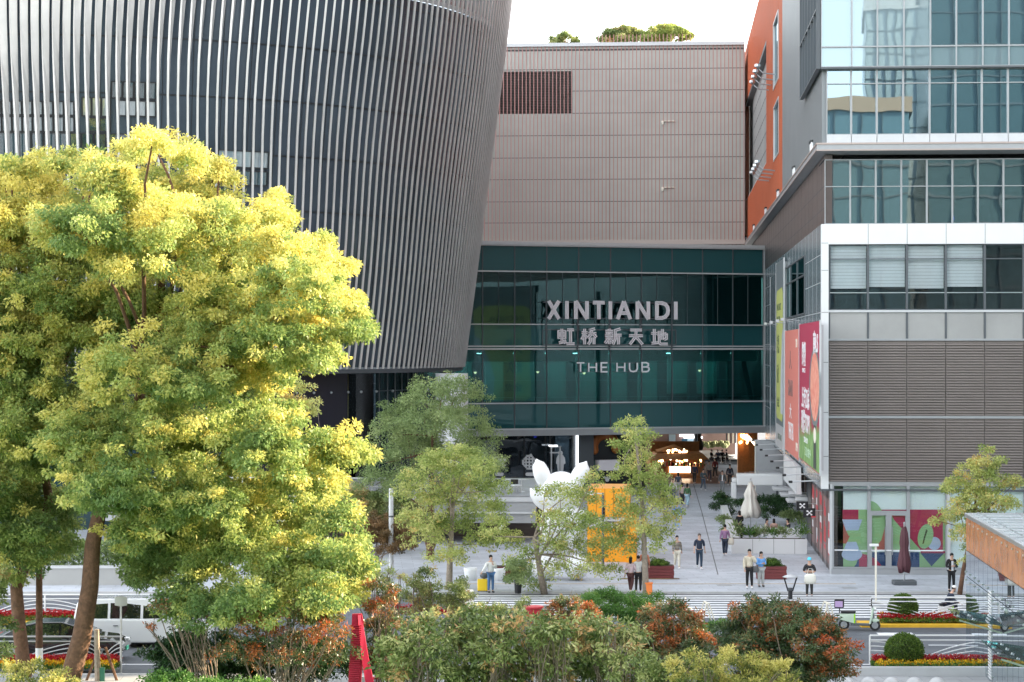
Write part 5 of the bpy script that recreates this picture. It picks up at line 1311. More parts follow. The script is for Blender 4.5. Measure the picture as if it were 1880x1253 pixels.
def strap_bag(label, loc, m, w=.34, h=.32, rz=0, cat='bag'):
    t = thing('bag', label, cat, loc, rz); MB().lathe([(w*.42,0),(w*.5,h*.3),(w*.46,h*.8),(w*.3,h)],12,sy=.35).build('bag_body', m, t, smooth=True)
    MB().tube([(-w*.25,0,h*.95),(-w*.12,0,h*1.5),(w*.12,0,h*1.5),(w*.25,0,h*.95)],.012,6).build('handle', m, t); return t
# striped sweater material
sm_ = bpy.data.materials.new('striped_sweater'); sm_.use_nodes = True; tt = sm_.node_tree; bb = tt.nodes['Principled BSDF']; tc = tt.nodes.new('ShaderNodeTexCoord'); sx = tt.nodes.new('ShaderNodeSeparateXYZ')
mm = tt.nodes.new('ShaderNodeMath'); mm.operation = 'MULTIPLY'; mm.inputs[1].default_value = 13; m2 = tt.nodes.new('ShaderNodeMath'); m2.operation = 'FRACT'; rr = tt.nodes.new('ShaderNodeValToRGB'); rr.color_ramp.interpolation = 'CONSTANT'
rr.color_ramp.elements[0].color = (.06,.06,.07,1); rr.color_ramp.elements[1].position = .55; rr.color_ramp.elements[1].color = (.42,.36,.28,1)
tt.links.new(tc.outputs['Object'], sx.inputs[0]); tt.links.new(sx.outputs['Z'], mm.inputs[0]); tt.links.new(mm.outputs[0], m2.inputs[0]); tt.links.new(m2.outputs[0], rr.inputs[0]); tt.links.new(rr.outputs[0], bb.inputs['Base Color']); bb.inputs['Roughness'].default_value = .9

person('person in striped sweater and cream trousers walking forward out of the passage', 1243, 1044, 1.66, 5, bot=(.62,.58,.48), arms='swing', legs='walk', female=True, tex=sm_)
person('man in navy long sleeved top and dark jeans striding toward the road', 1284, 1045, 1.78, 0, (.02,.03,.055), (.02,.04,.07), hair=(.10,.08,.07), arms='swing', legs='walk', sleeve=.5)
person('person in mauve hoodie and navy trousers walking away beside the planter wall', 1331, 1021, 1.68, 170, (.30,.17,.30), (.015,.025,.06), arms='swing', legs='walk', female=True)
strap_bag('off white tote bag hanging from the person in mauve hoodie', G(1331,1021)+Vector((.32,-.1,.62)), cm('totewhite',(.62,.57,.48)), .34, .36)
person('man in cream hoodie and black trousers with a hand to his face', 1376, 1081, 1.82, -8, (.62,.56,.44), (.012,.012,.014), shoe=(.8,.8,.8), arms='face', wide=1.6)
person('woman in light blue jacket and pale grey trousers beside the man in cream', 1397, 1078, 1.66, 20, (.16,.36,.68), (.42,.43,.42), shoe=(.1,.1,.1), arms='phone', long=True, female=True)
strap_bag('grey shoulder bag between the man in cream and the woman in blue', G(1390,1078)+Vector((-.12,-.12,.70)), cm('greybag',(.14,.14,.14)), .40, .30)
person('person in bright blue hat and black top holding folded arms over a bag', 1486, 1097, 1.76, 0, (.02,.02,.024), (.035,.035,.035), shoe=(.35,.35,.36), arms='cross', hat=(.12,.60,.80), sleeve=.5)
strap_bag('large white bag held in front of the person with a blue hat', G(1486,1098)+Vector((0,-.26,.66)), cm('totewhite2',(.72,.70,.62)), .56, .46)
person('man in black suit reading his phone beside the small street tree', 1747, 1087, 1.78, 5, (.015,.015,.018), (.014,.014,.018), shoe=(.02,.02,.02), arms='phone', coat=(.7,.7,.75))
person('man in white shirt and blue jeans with luggage below the terrace', 901, 1089, 1.72, 25, (.66,.67,.64), (.06,.14,.28), shoe=(.05,.05,.05), arms='handle', wide=1.5)
t = thing('suitcase', 'bright yellow upright suitcase with pale handle beside the man in white', 'suitcase', G(886,1087)); MB().box(-.24,.24,-.14,.14,.05,.60).build('shell', cm('case_yellow',(.80,.55,.02),.35), t, bevel=.05)
MB().tube([(-.12,.1,.6),(-.12,.1,1.02),(.12,.1,1.02),(.12,.1,.6)],.014,6).build('handle', M['steel'], t)
for a in (-.19,.19): MB().lathe([(.035,-.015),(.035,.015)],10,(a,0,.035)).build('wheel', M['tyre'], t)
t = thing('bag', 'small dark bag resting on top of the yellow suitcase', 'bag', G(889,1087)+Vector((0,-.02,.61))); MB().ell((0,0,.14),(.2,.12,.14),12,8).build('bag_body', M['dgrey'], t, smooth=True)
for px, py, h, f, tp, bt, lg, ar, fem, lab in (
 (1243,973,1.7,0,(.14,.26,.70),(.35,.50,.72),'walk','swing',False,'person in royal blue top and light jeans walking beside the slender tree'),
 (1222,962,1.78,-15,(.03,.03,.035),(.25,.26,.28),'walk','swing',False,'man in dark open jacket and white tee just left of the slender tree'),
 (1253,930,1.66,160,(.42,.32,.30),(.03,.03,.04),'walk','down',True,'person in pale pink top walking into the passage next to a green top'),
 (1262,932,1.68,150,(.05,.12,.05),(.35,.50,.58),'walk','down',True,'person in dark green top and pale trousers in the middle of the passage'),
 (1229,911,1.74,175,(.18,.12,.10),(.015,.015,.02),'stand','down',False,'person in brown jacket standing at the left of the kiosk'),
 (1245,909,1.72,190,(.06,.08,.11),(.40,.40,.40),'walk','down',True,'person in slate jacket and light trousers standing before the kiosk'),
 (1291,901,1.70,20,(.06,.09,.10),(.09,.12,.16),'walk','bend',False,'person in dark teal jacket walking away from the lit kiosk'),
 (1326,906,1.74,0,(.11,.11,.11),(.22,.23,.24),'walk','swing',False,'man in grey jacket over white tee coming out by the planter'),
 (1340,893,1.76,10,(.02,.025,.04),(.02,.02,.03),'walk','down',False,'person in dark clothes behind the man in grey jacket'),
 (1216,930,1.7,180,(.02,.02,.025),(.02,.02,.03),'stand','down',False,'person all in black half hidden by the slender tree leaves')):
    person(lab, px, py, h, f, tp, bt, legs=lg, arms=ar, female=fem, long=fem, coat=(.75,.75,.75) if 'white tee' in lab else None)
for px, py, f, tp, bt, lab in ((1302,884,10,(.45,.43,.40),(.05,.05,.07),'far person in pale top near the wood columns'),(1275,889,170,(.04,.05,.09),(.03,.03,.03),'far person in navy by the right corner of the kiosk'),(1313,878,200,(.25,.06,.06),(.05,.05,.06),'far person in dark red top under the bridge'),(1236,922,0,(.55,.53,.50),(.10,.11,.14),'person in off white top left of the pink and green pair')):
    person(lab, px, py, 1.7, f, tp, bt, legs='walk', arms='down')
person('person in white top and black trousers behind the slender front trunk', 1172, 1089, 1.70, 170, (.70,.70,.70), (.02,.02,.02), arms='down')
person('person in pink top and dark red skirt left of the slender front trunk', 1158, 1089, 1.64, 160, (.68,.52,.56), (.08,.03,.03), arms='swing', legs='walk', female=True, long=True)
person('person in orange brown top just right of the slender front trunk', 1183, 1070, 1.62, 180, (.45,.16,.09), (.05,.05,.06), arms='down', female=True)
Yt = 128
person('person in all black standing under the folded cream parasol', 0, 0, 1.72, 200, (.012,.012,.014), (.012,.012,.014), arms='bend', loc=Vector((PX(1358,127),127,.1)), long=True, female=True)
def cafe_chair(label, loc, rz, m):
    t = thing('cafe_chair', label, 'chair', loc, rz, 'white cafe chairs on the planted terrace')
    MB().box(-.24,.24,-.24,.24,.43,.47).build('seat', m, t, bevel=.02); MB().lathe([(.26,.47),(.28,.78)],14,sy=1).build('backrest', m, t) if False else MB().box(-.24,.24,.2,.25,.5,.82).build('backrest', m, t, bevel=.02)
    for a in (-.2,.2):
        for c in (-.2,.2): MB().beam((a,c,.1),(a*.9,c*.9,.43),.035).build('leg', m, t)
for px, f, tp, lab in ((1407,60,(.55,.50,.42),'long haired person in cream seated at left of the terrace table'),(1421,180,(.45,.28,.24),'person in pinkish brown top seated at the middle of the terrace table'),(1447,-70,(.02,.02,.024),'person in black top and white sleeves seated at right of the terrace table')):
    L = Vector((PX(px,127),127,.1)); person(lab, 0, 0, 1.68, f, tp, (.30,.28,.26), arms='bend', legs='sit', loc=L, long=True, female=True)
    cafe_chair('white chair under the ' + ('left' if px == 1407 else 'middle' if px == 1421 else 'right') + ' seated person on the terrace', L+Vector((0,.02,-.08)), R_(f), M['whitep'])
t = thing('cafe_table', 'white round table between the seated people on the planted terrace', 'table', (PX(1430,126.6),126.4,.02)); MB().lathe([(.4,.70),(.4,.73)],18).build('table_top', M['whitep'], t); MB().lathe([(.25,0),(.03,.04),(.03,.70)],10).build('leg', M['steel'], t)
# diners on the raised deck
zd = Zof(842,214)
for i,(px,c) in enumerate(((1306,(.02,.02,.02)),(1318,(.03,.04,.07)),(1326,(.02,.02,.025)),(1334,(.02,.02,.02)))):
    Y = 205; person(['diner in black at the left end of the raised deck','diner in navy second from left on the raised deck','dark clothed diner third along the raised deck','dark clothed diner nearest the wood columns on the raised deck'][i], 0, 0, 1.7, (60,-40,180,-90)[i], c, (.02,.02,.02), arms='bend', legs='sit', loc=Vector((PX(px,Y),Y,zd)))
    t = thing('dining_table', ['small table before the diner in black, left','small table by the diner in navy','small table between the two dark diners','small table nearest the wood columns'][i], 'table', (PX(px+4,Y),Y-1.2,zd), 0, 'tables on the raised dining deck'); MB().box(-.4,.4,-.35,.35,.70,.74).build('table_top', M['lgrey'], t); MB().lathe([(.2,0),(.03,.05),(.03,.70)],8).build('leg', M['steel'], t)
parasol('folded_parasol', 'dark folded parasol behind the kiosk at left of the diners', (PX(1281,203),203,1.0), 3.0, M['black'], M['dgrey'], w=.35, stone=False)

# ================================================================ vehicles
def wheel(par, x, y, r, w=.2):
    o = MB(); rot = []
    def ring(b, prof, n=20, mi=0):
        vs=[]; fs=[]
        for rr_, yy in prof:
            for k in range(n):
                a = 2*math.pi*k/n; vs.append((x+rr_*math.cos(a), y+yy, r+rr_*math.sin(a)))
        for i in range(len(prof)-1):
            for k in range(n): k2=(k+1)%n; fs.append((i*n+k,(i+1)*n+k,(i+1)*n+k2,i*n+k2))
        fs.append(tuple(range(n))); fs.append(tuple(reversed(range((len(prof)-1)*n,len(prof)*n)))); b.add(vs, fs, mi)
    b = MB(); ring(b, [(r*.62,-w/2),(r*.95,-w/2),(r,-w/2+.03),(r,w/2-.03),(r*.95,w/2),(r*.62,w/2)]); t_ = b.build('wheel', M['tyre'], par)
    b = MB(); ring(b, [(r*.60,-w/2-.01),(r*.60,w/2+.01)]); 
    for k in range(5):
        a = 2*math.pi*k/5; b.beam((x+.05*math.cos(a),y-w/2-.02,r+.05*math.sin(a)),(x+r*.58*math.cos(a),y-w/2-.02,r+r*.58*math.sin(a)),.05,.02,up=(0,1,0))
    b.build('rim', M['steel'], t_); return t_
def car(label, loc, L, paint, low, roof, glassp, Wd=1.85, group=None, rot=0, plate=None, wr=.34, wx=(.8,.78), name='parked_car'):
    """side outlines in metres, x = 0 rear .. L front, facing +x"""
    t = thing(name, label, 'car' if L < 4.9 else 'van', loc, rot)
    def loft(b, prof, w0, w1, zlo, zhi):
        n = len(prof); vs=[]
        for s in (-1,1):
            for x,zq in prof:
                f = max(0,min(1,(zq-zlo)/(zhi-zlo))); vs.append((x, s*(w0+(w1-w0)*f)/2, zq))
        b.add(vs, [tuple(range(n)), tuple(reversed(range(n,2*n)))]+[(i,n+i,n+(i+1)%n,(i+1)%n) for i in range(n)])
    b = MB(); loft(b, low, Wd, Wd-.06, .2, 1.0); b.build('body', paint, t, bevel=.06)
    b = MB(); loft(b, roof, Wd-.06, Wd-.50, .9, 1.5 if L<4.9 else 1.75); b.build('cabin', paint, t, bevel=.05)
    for s in (-1,1):
        for g in glassp:
            b = MB(); zl, zh = .9, (1.5 if L<4.9 else 1.75)
            yy = lambda q: s*((Wd-.06)+(-.44)*max(0,min(1,(q-zl)/(zh-zl))))/2 + s*.012
            b.add([(x, yy(q), q) for x,q in g]+[(x, yy(q)-s*.02, q) for x,q in g], [tuple(range(len(g))), tuple(reversed(range(len(g),2*len(g))))]+[(i,len(g)+i,len(g)+(i+1)%len(g),(i+1)%len(g)) for i in range(len(g))])
            b.build('side_window', M['car_glass'], t)
    for x in (wx[0], L-wx[1]):
        for s in (-1,1): wheel(t, x, s*(Wd/2-.12), wr)
    for s in (-1,1):
        MB().box(L-.22,L-.02,s*(Wd/2-.3)-.12,s*(Wd/2-.3)+.16,.62,.74).build('headlight', cm('headlamp',(.8,.8,.8),.1), t, bevel=.03)
        MB().box(-.02,.16,s*(Wd/2-.28)-.12,s*(Wd/2-.28)+.16,.78,.92).build('tail_light', cm('taillamp',(.5,.02,.02),.3), t, bevel=.02)
        MB().box(L*.62,L*.62+.2,s*(Wd/2-.02)-.0,s*(Wd/2-.02)+s*.16 if s>0 else s*(Wd/2-.02)+.001,.98,1.1).build('mirror', paint, t) if s > 0 else MB().box(L*.62,L*.62+.2,-(Wd/2+.14),-(Wd/2-.03),.98,1.1).build('mirror', paint, t)
    if plate: MB().box(L-.01,L+.02,-.22,.22,.38,.52).build('number_plate', plate, t)
    MB().box(.3,L-.3,-Wd/2+.1,Wd/2-.1,.16,.24).build('underbody', M['black'], t)
    b = MB()
    for s in (-1,1):
        for x in (L*.36, L*.60): b.box(x,x+.012,s*(Wd/2-.012)-.004,s*(Wd/2-.012)+.004,.35,.92); b.box(x-.30,x-.12,s*(Wd/2)-.03,s*(Wd/2)+.012,.84,.87)
    b.build('door_seam', M['dgrey'], t)
    return t
pk = mat('car_black', (.015,.016,.02), .18, .3, coat=1); pw_ = mat('car_white', (.75,.76,.77), .25, coat=1)
low_s = [(.0,.35),(.02,.75),(.12,.98),(.6,1.0),(3.3,.98),(4.3,.86),(4.72,.66),(4.78,.4),(4.6,.2),(.15,.2)]
roof_s = [(.35,.98),(1.0,1.32),(1.6,1.45),(2.5,1.46),(3.0,1.33),(3.75,.97)]
gl_s = [[(.85,1.0),(1.1,1.28),(1.65,1.39),(1.65,1.0)],[(1.72,1.0),(1.72,1.395),(2.45,1.40),(2.45,1.0)],[(2.52,1.0),(2.52,1.39),(2.95,1.28),(3.45,1.0)]]
Y = 79.2; car('black sedan with a bright window trim driving past behind the two big trunks', (PX(232,Y)-4.85, Y+.6, -.1), 4.78, pk, low_s, roof_s, gl_s, plate=cm('plate_green',(.10,.55,.35)), name='black_sedan')
low_v = [(.0,.35),(.0,1.0),(.1,1.12),(4.1,1.08),(4.95,.92),(5.2,.65),(5.22,.35),(5.0,.2),(.15,.2)]
roof_v = [(.05,1.10),(.15,1.70),(.5,1.84),(3.0,1.86),(3.7,1.66),(4.5,1.06)]
gl_v = [[(.35,1.12),(.42,1.62),(1.35,1.68),(1.35,1.12)],[(1.45,1.12),(1.45,1.69),(2.6,1.70),(2.6,1.12)],[(2.7,1.12),(2.7,1.70),(3.3,1.66),(4.1,1.12)]]
Y = 83.0; car('white people carrier driving right, half hidden by yellow leaves', (PX(133,Y), Y+.8, -.1), 5.22, pw_, low_v, roof_v, gl_v, Wd=1.95, wr=.36, wx=(.95,.95), name='white_van')
Y = 86.6
car('second white van farther left behind the white people carrier', (PX(225,Y), Y+1.6, -.1), 5.22, pw_, low_v, roof_v, gl_v, Wd=1.95, wr=.36, wx=(.95,.95), name='white_van') if False else None

def scooter(label, loc, rot, pan, box=True):
    t = thing('scooter', label, 'scooter', loc, rot)     # faces +x
    for x in (-.62,.62): wheel(t, x, 0, .22, .10)
    MB().box(-.35,.42,-.15,.15,.20,.28).build('floor_board', M['dgrey'], t, bevel=.02)
    b = MB(); b.add([(-.78,-.13,.42),(-.2,-.15,.28),(-.18,-.15,.68),(-.8,-.1,.66),(-.78,.13,.42),(-.2,.15,.28),(-.18,.15,.68),(-.8,.1,.66)],[(0,1,2,3),(7,6,5,4),(0,4,5,1),(1,5,6,2),(2,6,7,3),(3,7,4,0)]); b.build('rear_body', pan, t, bevel=.03)
    MB().box(-.75,-.15,-.14,.14,.68,.78).build('seat', M['black'], t, bevel=.04)
    b = MB(); b.add([(.38,-.2,.28),(.46,-.2,.28),(.60,-.13,.92),(.52,-.13,.92),(.38,.2,.28),(.46,.2,.28),(.60,.13,.92),(.52,.13,.92)],[(0,1,2,3),(7,6,5,4),(0,4,5,1),(1,5,6,2),(2,6,7,3),(3,7,4,0)]); b.build('front_shield', pan, t, bevel=.02)
    MB().tube([(.62,0,.22),(.50,0,1.0)],.035,8).build('steering_column', M['steel'], t)
    MB().tube([(.42,-.32,1.06),(.5,-.12,1.0),(.5,.12,1.0),(.42,.32,1.06)],.018,6).build('handlebar', M['black'], t)
    for s in (-1,1): MB().tube([(.48,s*.2,1.02),(.48,s*.28,1.22)],.01,5).ell((.48,s*.29,1.26),(.02,.07,.045),8,6).build('mirror', M['black'], t)
    MB().ell((.62,0,.86),(.07,.1,.07),10,8).build('headlight', cm('headlamp',(.8,.8,.8),.1), t)
    MB().ell((.62,0,.40),(.17,.07,.10),12,8).build('front_mudguard', pan, t)
    MB().box(-.22,-.17,-.155,.155,.3,.66).build('green_stripe', cm('lime',(.35,.75,.03)), t)
    if box:
        MB().box(-1.0,-.62,-.2,.2,.90,1.24).build('delivery_box', M['black'], t, bevel=.03); MB().box(-.97,-.66,-.206,-.201,.94,1.18).build('box_print', cm('lilac',(.50,.35,.60)), t)
        MB().beam((-.8,-.1,.68),(-.8,-.1,.9),.03).beam((-.8,.1,.68),(-.8,.1,.9),.03).build('rack', M['black'], t)
    return t
scooter('pale green delivery scooter with black lilac box parked by the yellow kerb', G(1578,1153)+Vector((0,0,-.1)), R_(-12), cm('scoot_green',(.50,.62,.50),.3))
L = Vector((PX(1757,90.8),90.8,-.1)); scooter('white scooter under the rider in dark coat beside the lift house', L, 0, cm('scoot_white',(.75,.75,.75),.3), box=False)
person('rider with white helmet and dark navy coat bent over a white scooter', 0, 0, 1.72, 90, (.02,.03,.06), (.02,.025,.05), arms='ride', legs='ride', loc=L+Vector((-.45,0,.25)), hat=(.75,.73,.70), wide=1.6)
# ================================================================ vegetation
def leaves(name, m, cen, out, L, W_, tint, parent, droop=.35, jit=.25, kind=None):
    """one small folded leaf per row of cen; out = outward direction"""
    n = len(cen)
    a = out*.5 + rng.normal(size=(n,3))*.55; a[:,2] -= droop; a /= np.linalg.norm(a,axis=1)[:,None]+1e-9
    r = rng.normal(size=(n,3)) + out*.3; s = np.cross(a, r); s /= np.linalg.norm(s,axis=1)[:,None]+1e-9
    nn = np.cross(a, s)
    Ls = (L*(1+jit*rng.normal(size=n)).clip(.5,1.6))[:,None]; Ws = (W_*(1+jit*rng.normal(size=n)).clip(.5,1.6))[:,None]
    v = np.empty((n,4,3)); v[:,0] = cen; v[:,1] = cen + a*Ls*.45 + s*Ws*.5 + nn*Ws*.12; v[:,2] = cen + a*Ls - nn*Ls*.08; v[:,3] = cen + a*Ls*.45 - s*Ws*.5 + nn*Ws*.12
    me = bpy.data.meshes.new(name); me.vertices.add(n*4); me.vertices.foreach_set('co', v.astype(np.float32).ravel())
    me.loops.add(n*4); me.loops.foreach_set('vertex_index', np.arange(n*4, dtype=np.int32))
    me.polygons.add(n); me.polygons.foreach_set('loop_start', np.arange(0, n*4, 4, dtype=np.int32)); me.polygons.foreach_set('loop_total', np.full(n, 4, dtype=np.int32))
    at = me.attributes.new('tint', 'FLOAT', 'FACE'); at.data.foreach_set('value', tint.clip(0,1).astype(np.float32))
    me.materials.append(m); me.update(calc_edges=True)
    o = bpy.data.objects.new(name, me); S.collection.objects.link(o)
    if parent is not None: o.parent = parent
    if kind: o['kind'] = kind
    return o
def udir(n):
    d = rng.normal(size=(n,3)); return d/np.linalg.norm(d,axis=1)[:,None]
def lobes_to_leaves(lobes, L, W_, cover, rs_, tb=.5, ts=.16, flat=.8, tipb=0.0, shell=.5, hb=0.0):
    C = []; O = []; T = []; zs_ = [l[0][2] for l in lobes]; zl, zh = min(zs_), max(zs_)+1e-3
    for (c, r) in lobes:
        rs = rs_*random.uniform(.7,1.2); ns = max(3, int(2.6*(r/rs)**2)); d = udir(ns); d[:,2] = np.where(d[:,2] < -.5, -d[:,2]*.5, d[:,2])
        rad = r*(shell+(1-shell)*rng.random(ns)**.6); rad = np.where(rng.random(ns) < .18, r*rng.uniform(1.0,1.32,ns), rad); sc_ = np.array(c)[None] + d*rad[:,None]*np.array([1,1,flat])[None]
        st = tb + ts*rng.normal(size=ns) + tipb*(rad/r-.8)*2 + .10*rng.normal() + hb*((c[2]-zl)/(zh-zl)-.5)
        nl = max(6, int(cover*math.pi*r*r/(L*W_)/ns))
        e = udir(ns*nl)*(rng.random(ns*nl)**.45)[:,None]*rs*np.array([1.15,1.15,.75])[None]
        ci = np.repeat(sc_, nl, axis=0) + e; dd = np.repeat(d, nl, axis=0)*.5 + e/rs
        C.append(ci); O.append(dd); T.append(np.repeat(st, nl) + .09*rng.normal(size=ns*nl))
    O = np.concatenate(O); O /= np.linalg.norm(O,axis=1)[:,None]+1e-9
    return np.concatenate(C), O, np.concatenate(T)
def limb(b, p, q, r0, r1, sag=.12, n=7, k=7):
    p = Vector(p); q = Vector(q); L = (q-p).length; off = Vector((random.uniform(-1,1),random.uniform(-1,1),random.uniform(-.3,1)))*L*sag
    pts = []
    for i in range(n):
        f = i/(n-1); pts.append(p.lerp(q, f) + off*math.sin(math.pi*f) + Vector((random.uniform(-1,1),random.uniform(-1,1),0))*L*.012)
    b.tube(pts, [r0+(r1-r0)*i/(n-1) for i in range(n)], k, cap=False)
    return pts
def plant(name, label, cat, Y, bpx, lobes, lm, L=.1, W_=.05, cover=5, rs=.3, trunk=None, tr=(.12,.06), tm='trunk', limbs=10, depth=1.0, tb=.5, ts=.16, group=None, base_y=None, z0=0, droop=.35, tipb=0, stems=0, flat=.8, shell=.5, part='foliage', limb_r=.05, fit=None, dm=2.0, fill=0, hb=0.0):
    """lobes: (px, py, radius px) measured on the plane Y; each gets its own depth"""
    sc_ = Y/F; base = Vector((PX(bpx, Y), Y, z0)); t = thing(name, label, cat, base, 0, group)
    lb = []
    for i, (px, py, r) in enumerate(list(lobes) + [(x+random.uniform(-.35,.35)*q, y+random.uniform(-.1,.45)*q, q*.85) for x, y, q in lobes for _ in range(fill)]):
        dy = (random.random()*2-1.25)*depth; Yl = Y+dy; p = P(px, py, Yl) - base; lb.append(((p.x, p.y, max(p.z, r*sc_*.3)), r*sc_*1.12))
    cen, out, tint = lobes_to_leaves(lb, L, W_, cover*dm, rs, tb, ts, flat, tipb, shell, hb)
    keep = cen[:,2] > .03; leaves(part, lm, cen[keep], out[keep], L, W_, tint[keep], t, droop)
    if trunk:
        tp = [P(px, py, Y+dy) - base for px, py, dy in trunk]; b = MB(); n = len(tp)
        b.tube(tp, [tr[0]+(tr[1]-tr[0])*i/(n-1) for i in range(n)], 12)
        for i in range(limbs):
            c, r = lb[int(i*len(lb)/limbs)]; j = random.randint(max(1,n-3), n-1); s_ = tp[j].lerp(tp[j-1], random.random()*.6)
            if c[2] > s_.z - 1.5: limb(b, s_, Vector(c), limb_r, limb_r*.3)
        b.build('trunk', M[tm], t, smooth=True)
    if stems:
        b = MB()
        for i in range(stems):
            c, r = random.choice(lb); x = random.uniform(-.35,.35)*min(1.5, abs(c[0])+.5)
            pts = limb(b, (x+c[0]*.25, c[1]*.5, 0), (c[0]+random.uniform(-.3,.3)*r, c[1]-r*.3, c[2]+random.uniform(-.2,.7)*r), .030, .012, sag=.10, n=7, k=5)
            for q in range(2):
                s_ = pts[random.randint(2,5)]; limb(b, s_, s_+Vector((random.uniform(-.5,.5),random.uniform(-.4,.2),random.uniform(.3,.8))), .014, .006, sag=.08, n=4, k=4)
        b.build('stems', M['twig'], t, smooth=True)
    return t
LM = {}
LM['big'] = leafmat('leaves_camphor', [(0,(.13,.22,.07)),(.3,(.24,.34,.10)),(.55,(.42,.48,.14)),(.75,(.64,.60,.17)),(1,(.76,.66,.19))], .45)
LM['gink'] = leafmat('leaves_young_tree', [(0,(.15,.22,.05)),(.4,(.30,.38,.10)),(.7,(.50,.54,.18)),(.92,(.70,.66,.25)),(1,(.62,.44,.14))], .38)
LM['dark'] = leafmat('leaves_grey_green', [(0,(.11,.17,.06)),(.5,(.22,.30,.11)),(1,(.36,.43,.18))], .3)
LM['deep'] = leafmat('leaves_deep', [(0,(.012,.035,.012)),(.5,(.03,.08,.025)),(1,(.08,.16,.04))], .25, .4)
LM['rust'] = leafmat('leaves_rust', [(0,(.10,.08,.03)),(.5,(.20,.13,.06)),(1,(.30,.17,.07))], .3)
LM['berry'] = leafmat('leaves_photinia', [(0,(.04,.075,.03)),(.38,(.10,.15,.06)),(.55,(.20,.18,.08)),(.68,(.36,.13,.05)),(.85,(.52,.17,.05)),(1,(.44,.09,.03))], .25, .35)
LM['olive'] = leafmat('leaves_olive', [(0,(.06,.10,.03)),(.35,(.15,.21,.06)),(.65,(.30,.35,.12)),(.88,(.54,.53,.24)),(1,(.55,.33,.14))], .3, .35)
LM['bright'] = leafmat('leaves_bright', [(0,(.05,.13,.03)),(.5,(.12,.26,.05)),(1,(.28,.38,.08))], .4)
LM['varieg'] = leafmat('leaves_variegated', [(0,(.06,.10,.03)),(.35,(.20,.24,.06)),(.6,(.55,.50,.14)),(1,(.72,.62,.22))], .4)
LM['ball'] = leafmat('leaves_box', [(0,(.035,.08,.015)),(.5,(.09,.17,.025)),(1,(.22,.30,.05))], .3)
LM['flower_red'] = leafmat('petals_red', [(0,(.28,.01,.015)),(1,(.6,.03,.04))], .25)
LM['flower_yel'] = leafmat('petals_yellow', [(0,(.65,.22,.01)),(.5,(.75,.45,.01)),(1,(.85,.6,.03))], .25)

# --- the two big trees at the left
A = [(275,262,30),(262,285,30),(345,286,34),(400,320,34),(250,355,70),(340,380,75),(190,330,45),(170,430,80),(280,470,90),(400,430,70),(510,380,30),(495,410,34),(480,450,62),(420,530,85),(575,455,32),(560,480,40),(615,495,30),(540,540,75),(640,560,32),(665,580,16),(610,600,55),(648,610,30),(500,620,75),(570,650,50),(400,640,85),(300,600,85),(190,560,80),(240,690,80),(340,730,75),(440,700,60),(500,680,42),
 (160,800,75),(270,820,85),(380,830,85),(480,825,60),(560,835,58),(630,825,38),(660,845,24),(565,900,62),(605,960,45),(640,1005,34),(655,1040,24),(600,1035,60),(500,960,85),(400,930,85),(300,930,75),(200,900,62),(240,985,45),(330,1015,72),(430,1030,85),(520,1080,60),(610,1090,45),(645,1080,30),(585,1122,30),(460,1115,52),(380,1110,46),(325,1105,40),(275,1055,45),(520,770,32),(465,765,40)]
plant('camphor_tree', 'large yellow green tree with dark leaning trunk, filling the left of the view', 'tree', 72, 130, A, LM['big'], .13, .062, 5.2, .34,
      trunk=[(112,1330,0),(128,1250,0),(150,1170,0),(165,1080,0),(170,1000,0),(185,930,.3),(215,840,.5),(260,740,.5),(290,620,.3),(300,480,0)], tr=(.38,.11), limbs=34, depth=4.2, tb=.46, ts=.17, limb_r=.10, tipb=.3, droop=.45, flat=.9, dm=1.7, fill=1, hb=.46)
B = [(12,318,34),(75,306,30),(130,298,30),(165,296,22),(60,350,60),(20,400,60),(60,450,80),(120,400,60),(120,480,60),(60,560,80),(20,650,75),(120,640,80),(60,740,80),(20,800,70),(90,850,70),(20,900,62),(90,940,50),(50,990,45),(15,1015,32),(-60,450,110),(-60,620,120),(-70,800,120),(-60,950,90),(105,570,60),(45,1035,34),(110,995,30),(10,1060,26)]
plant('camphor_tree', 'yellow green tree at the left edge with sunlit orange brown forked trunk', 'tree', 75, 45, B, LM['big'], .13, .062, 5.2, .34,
      trunk=[(50,1330,0),(45,1240,0),(35,1150,0),(30,1080,0),(45,1040,0),(72,1000,.2),(90,920,.3),(70,780,0),(50,600,0),(40,450,0)], tr=(.28,.09), limbs=16, depth=3.2, tb=.50, ts=.17, limb_r=.09, tipb=.3, droop=.45, flat=.9, dm=1.7, fill=1, hb=.46)
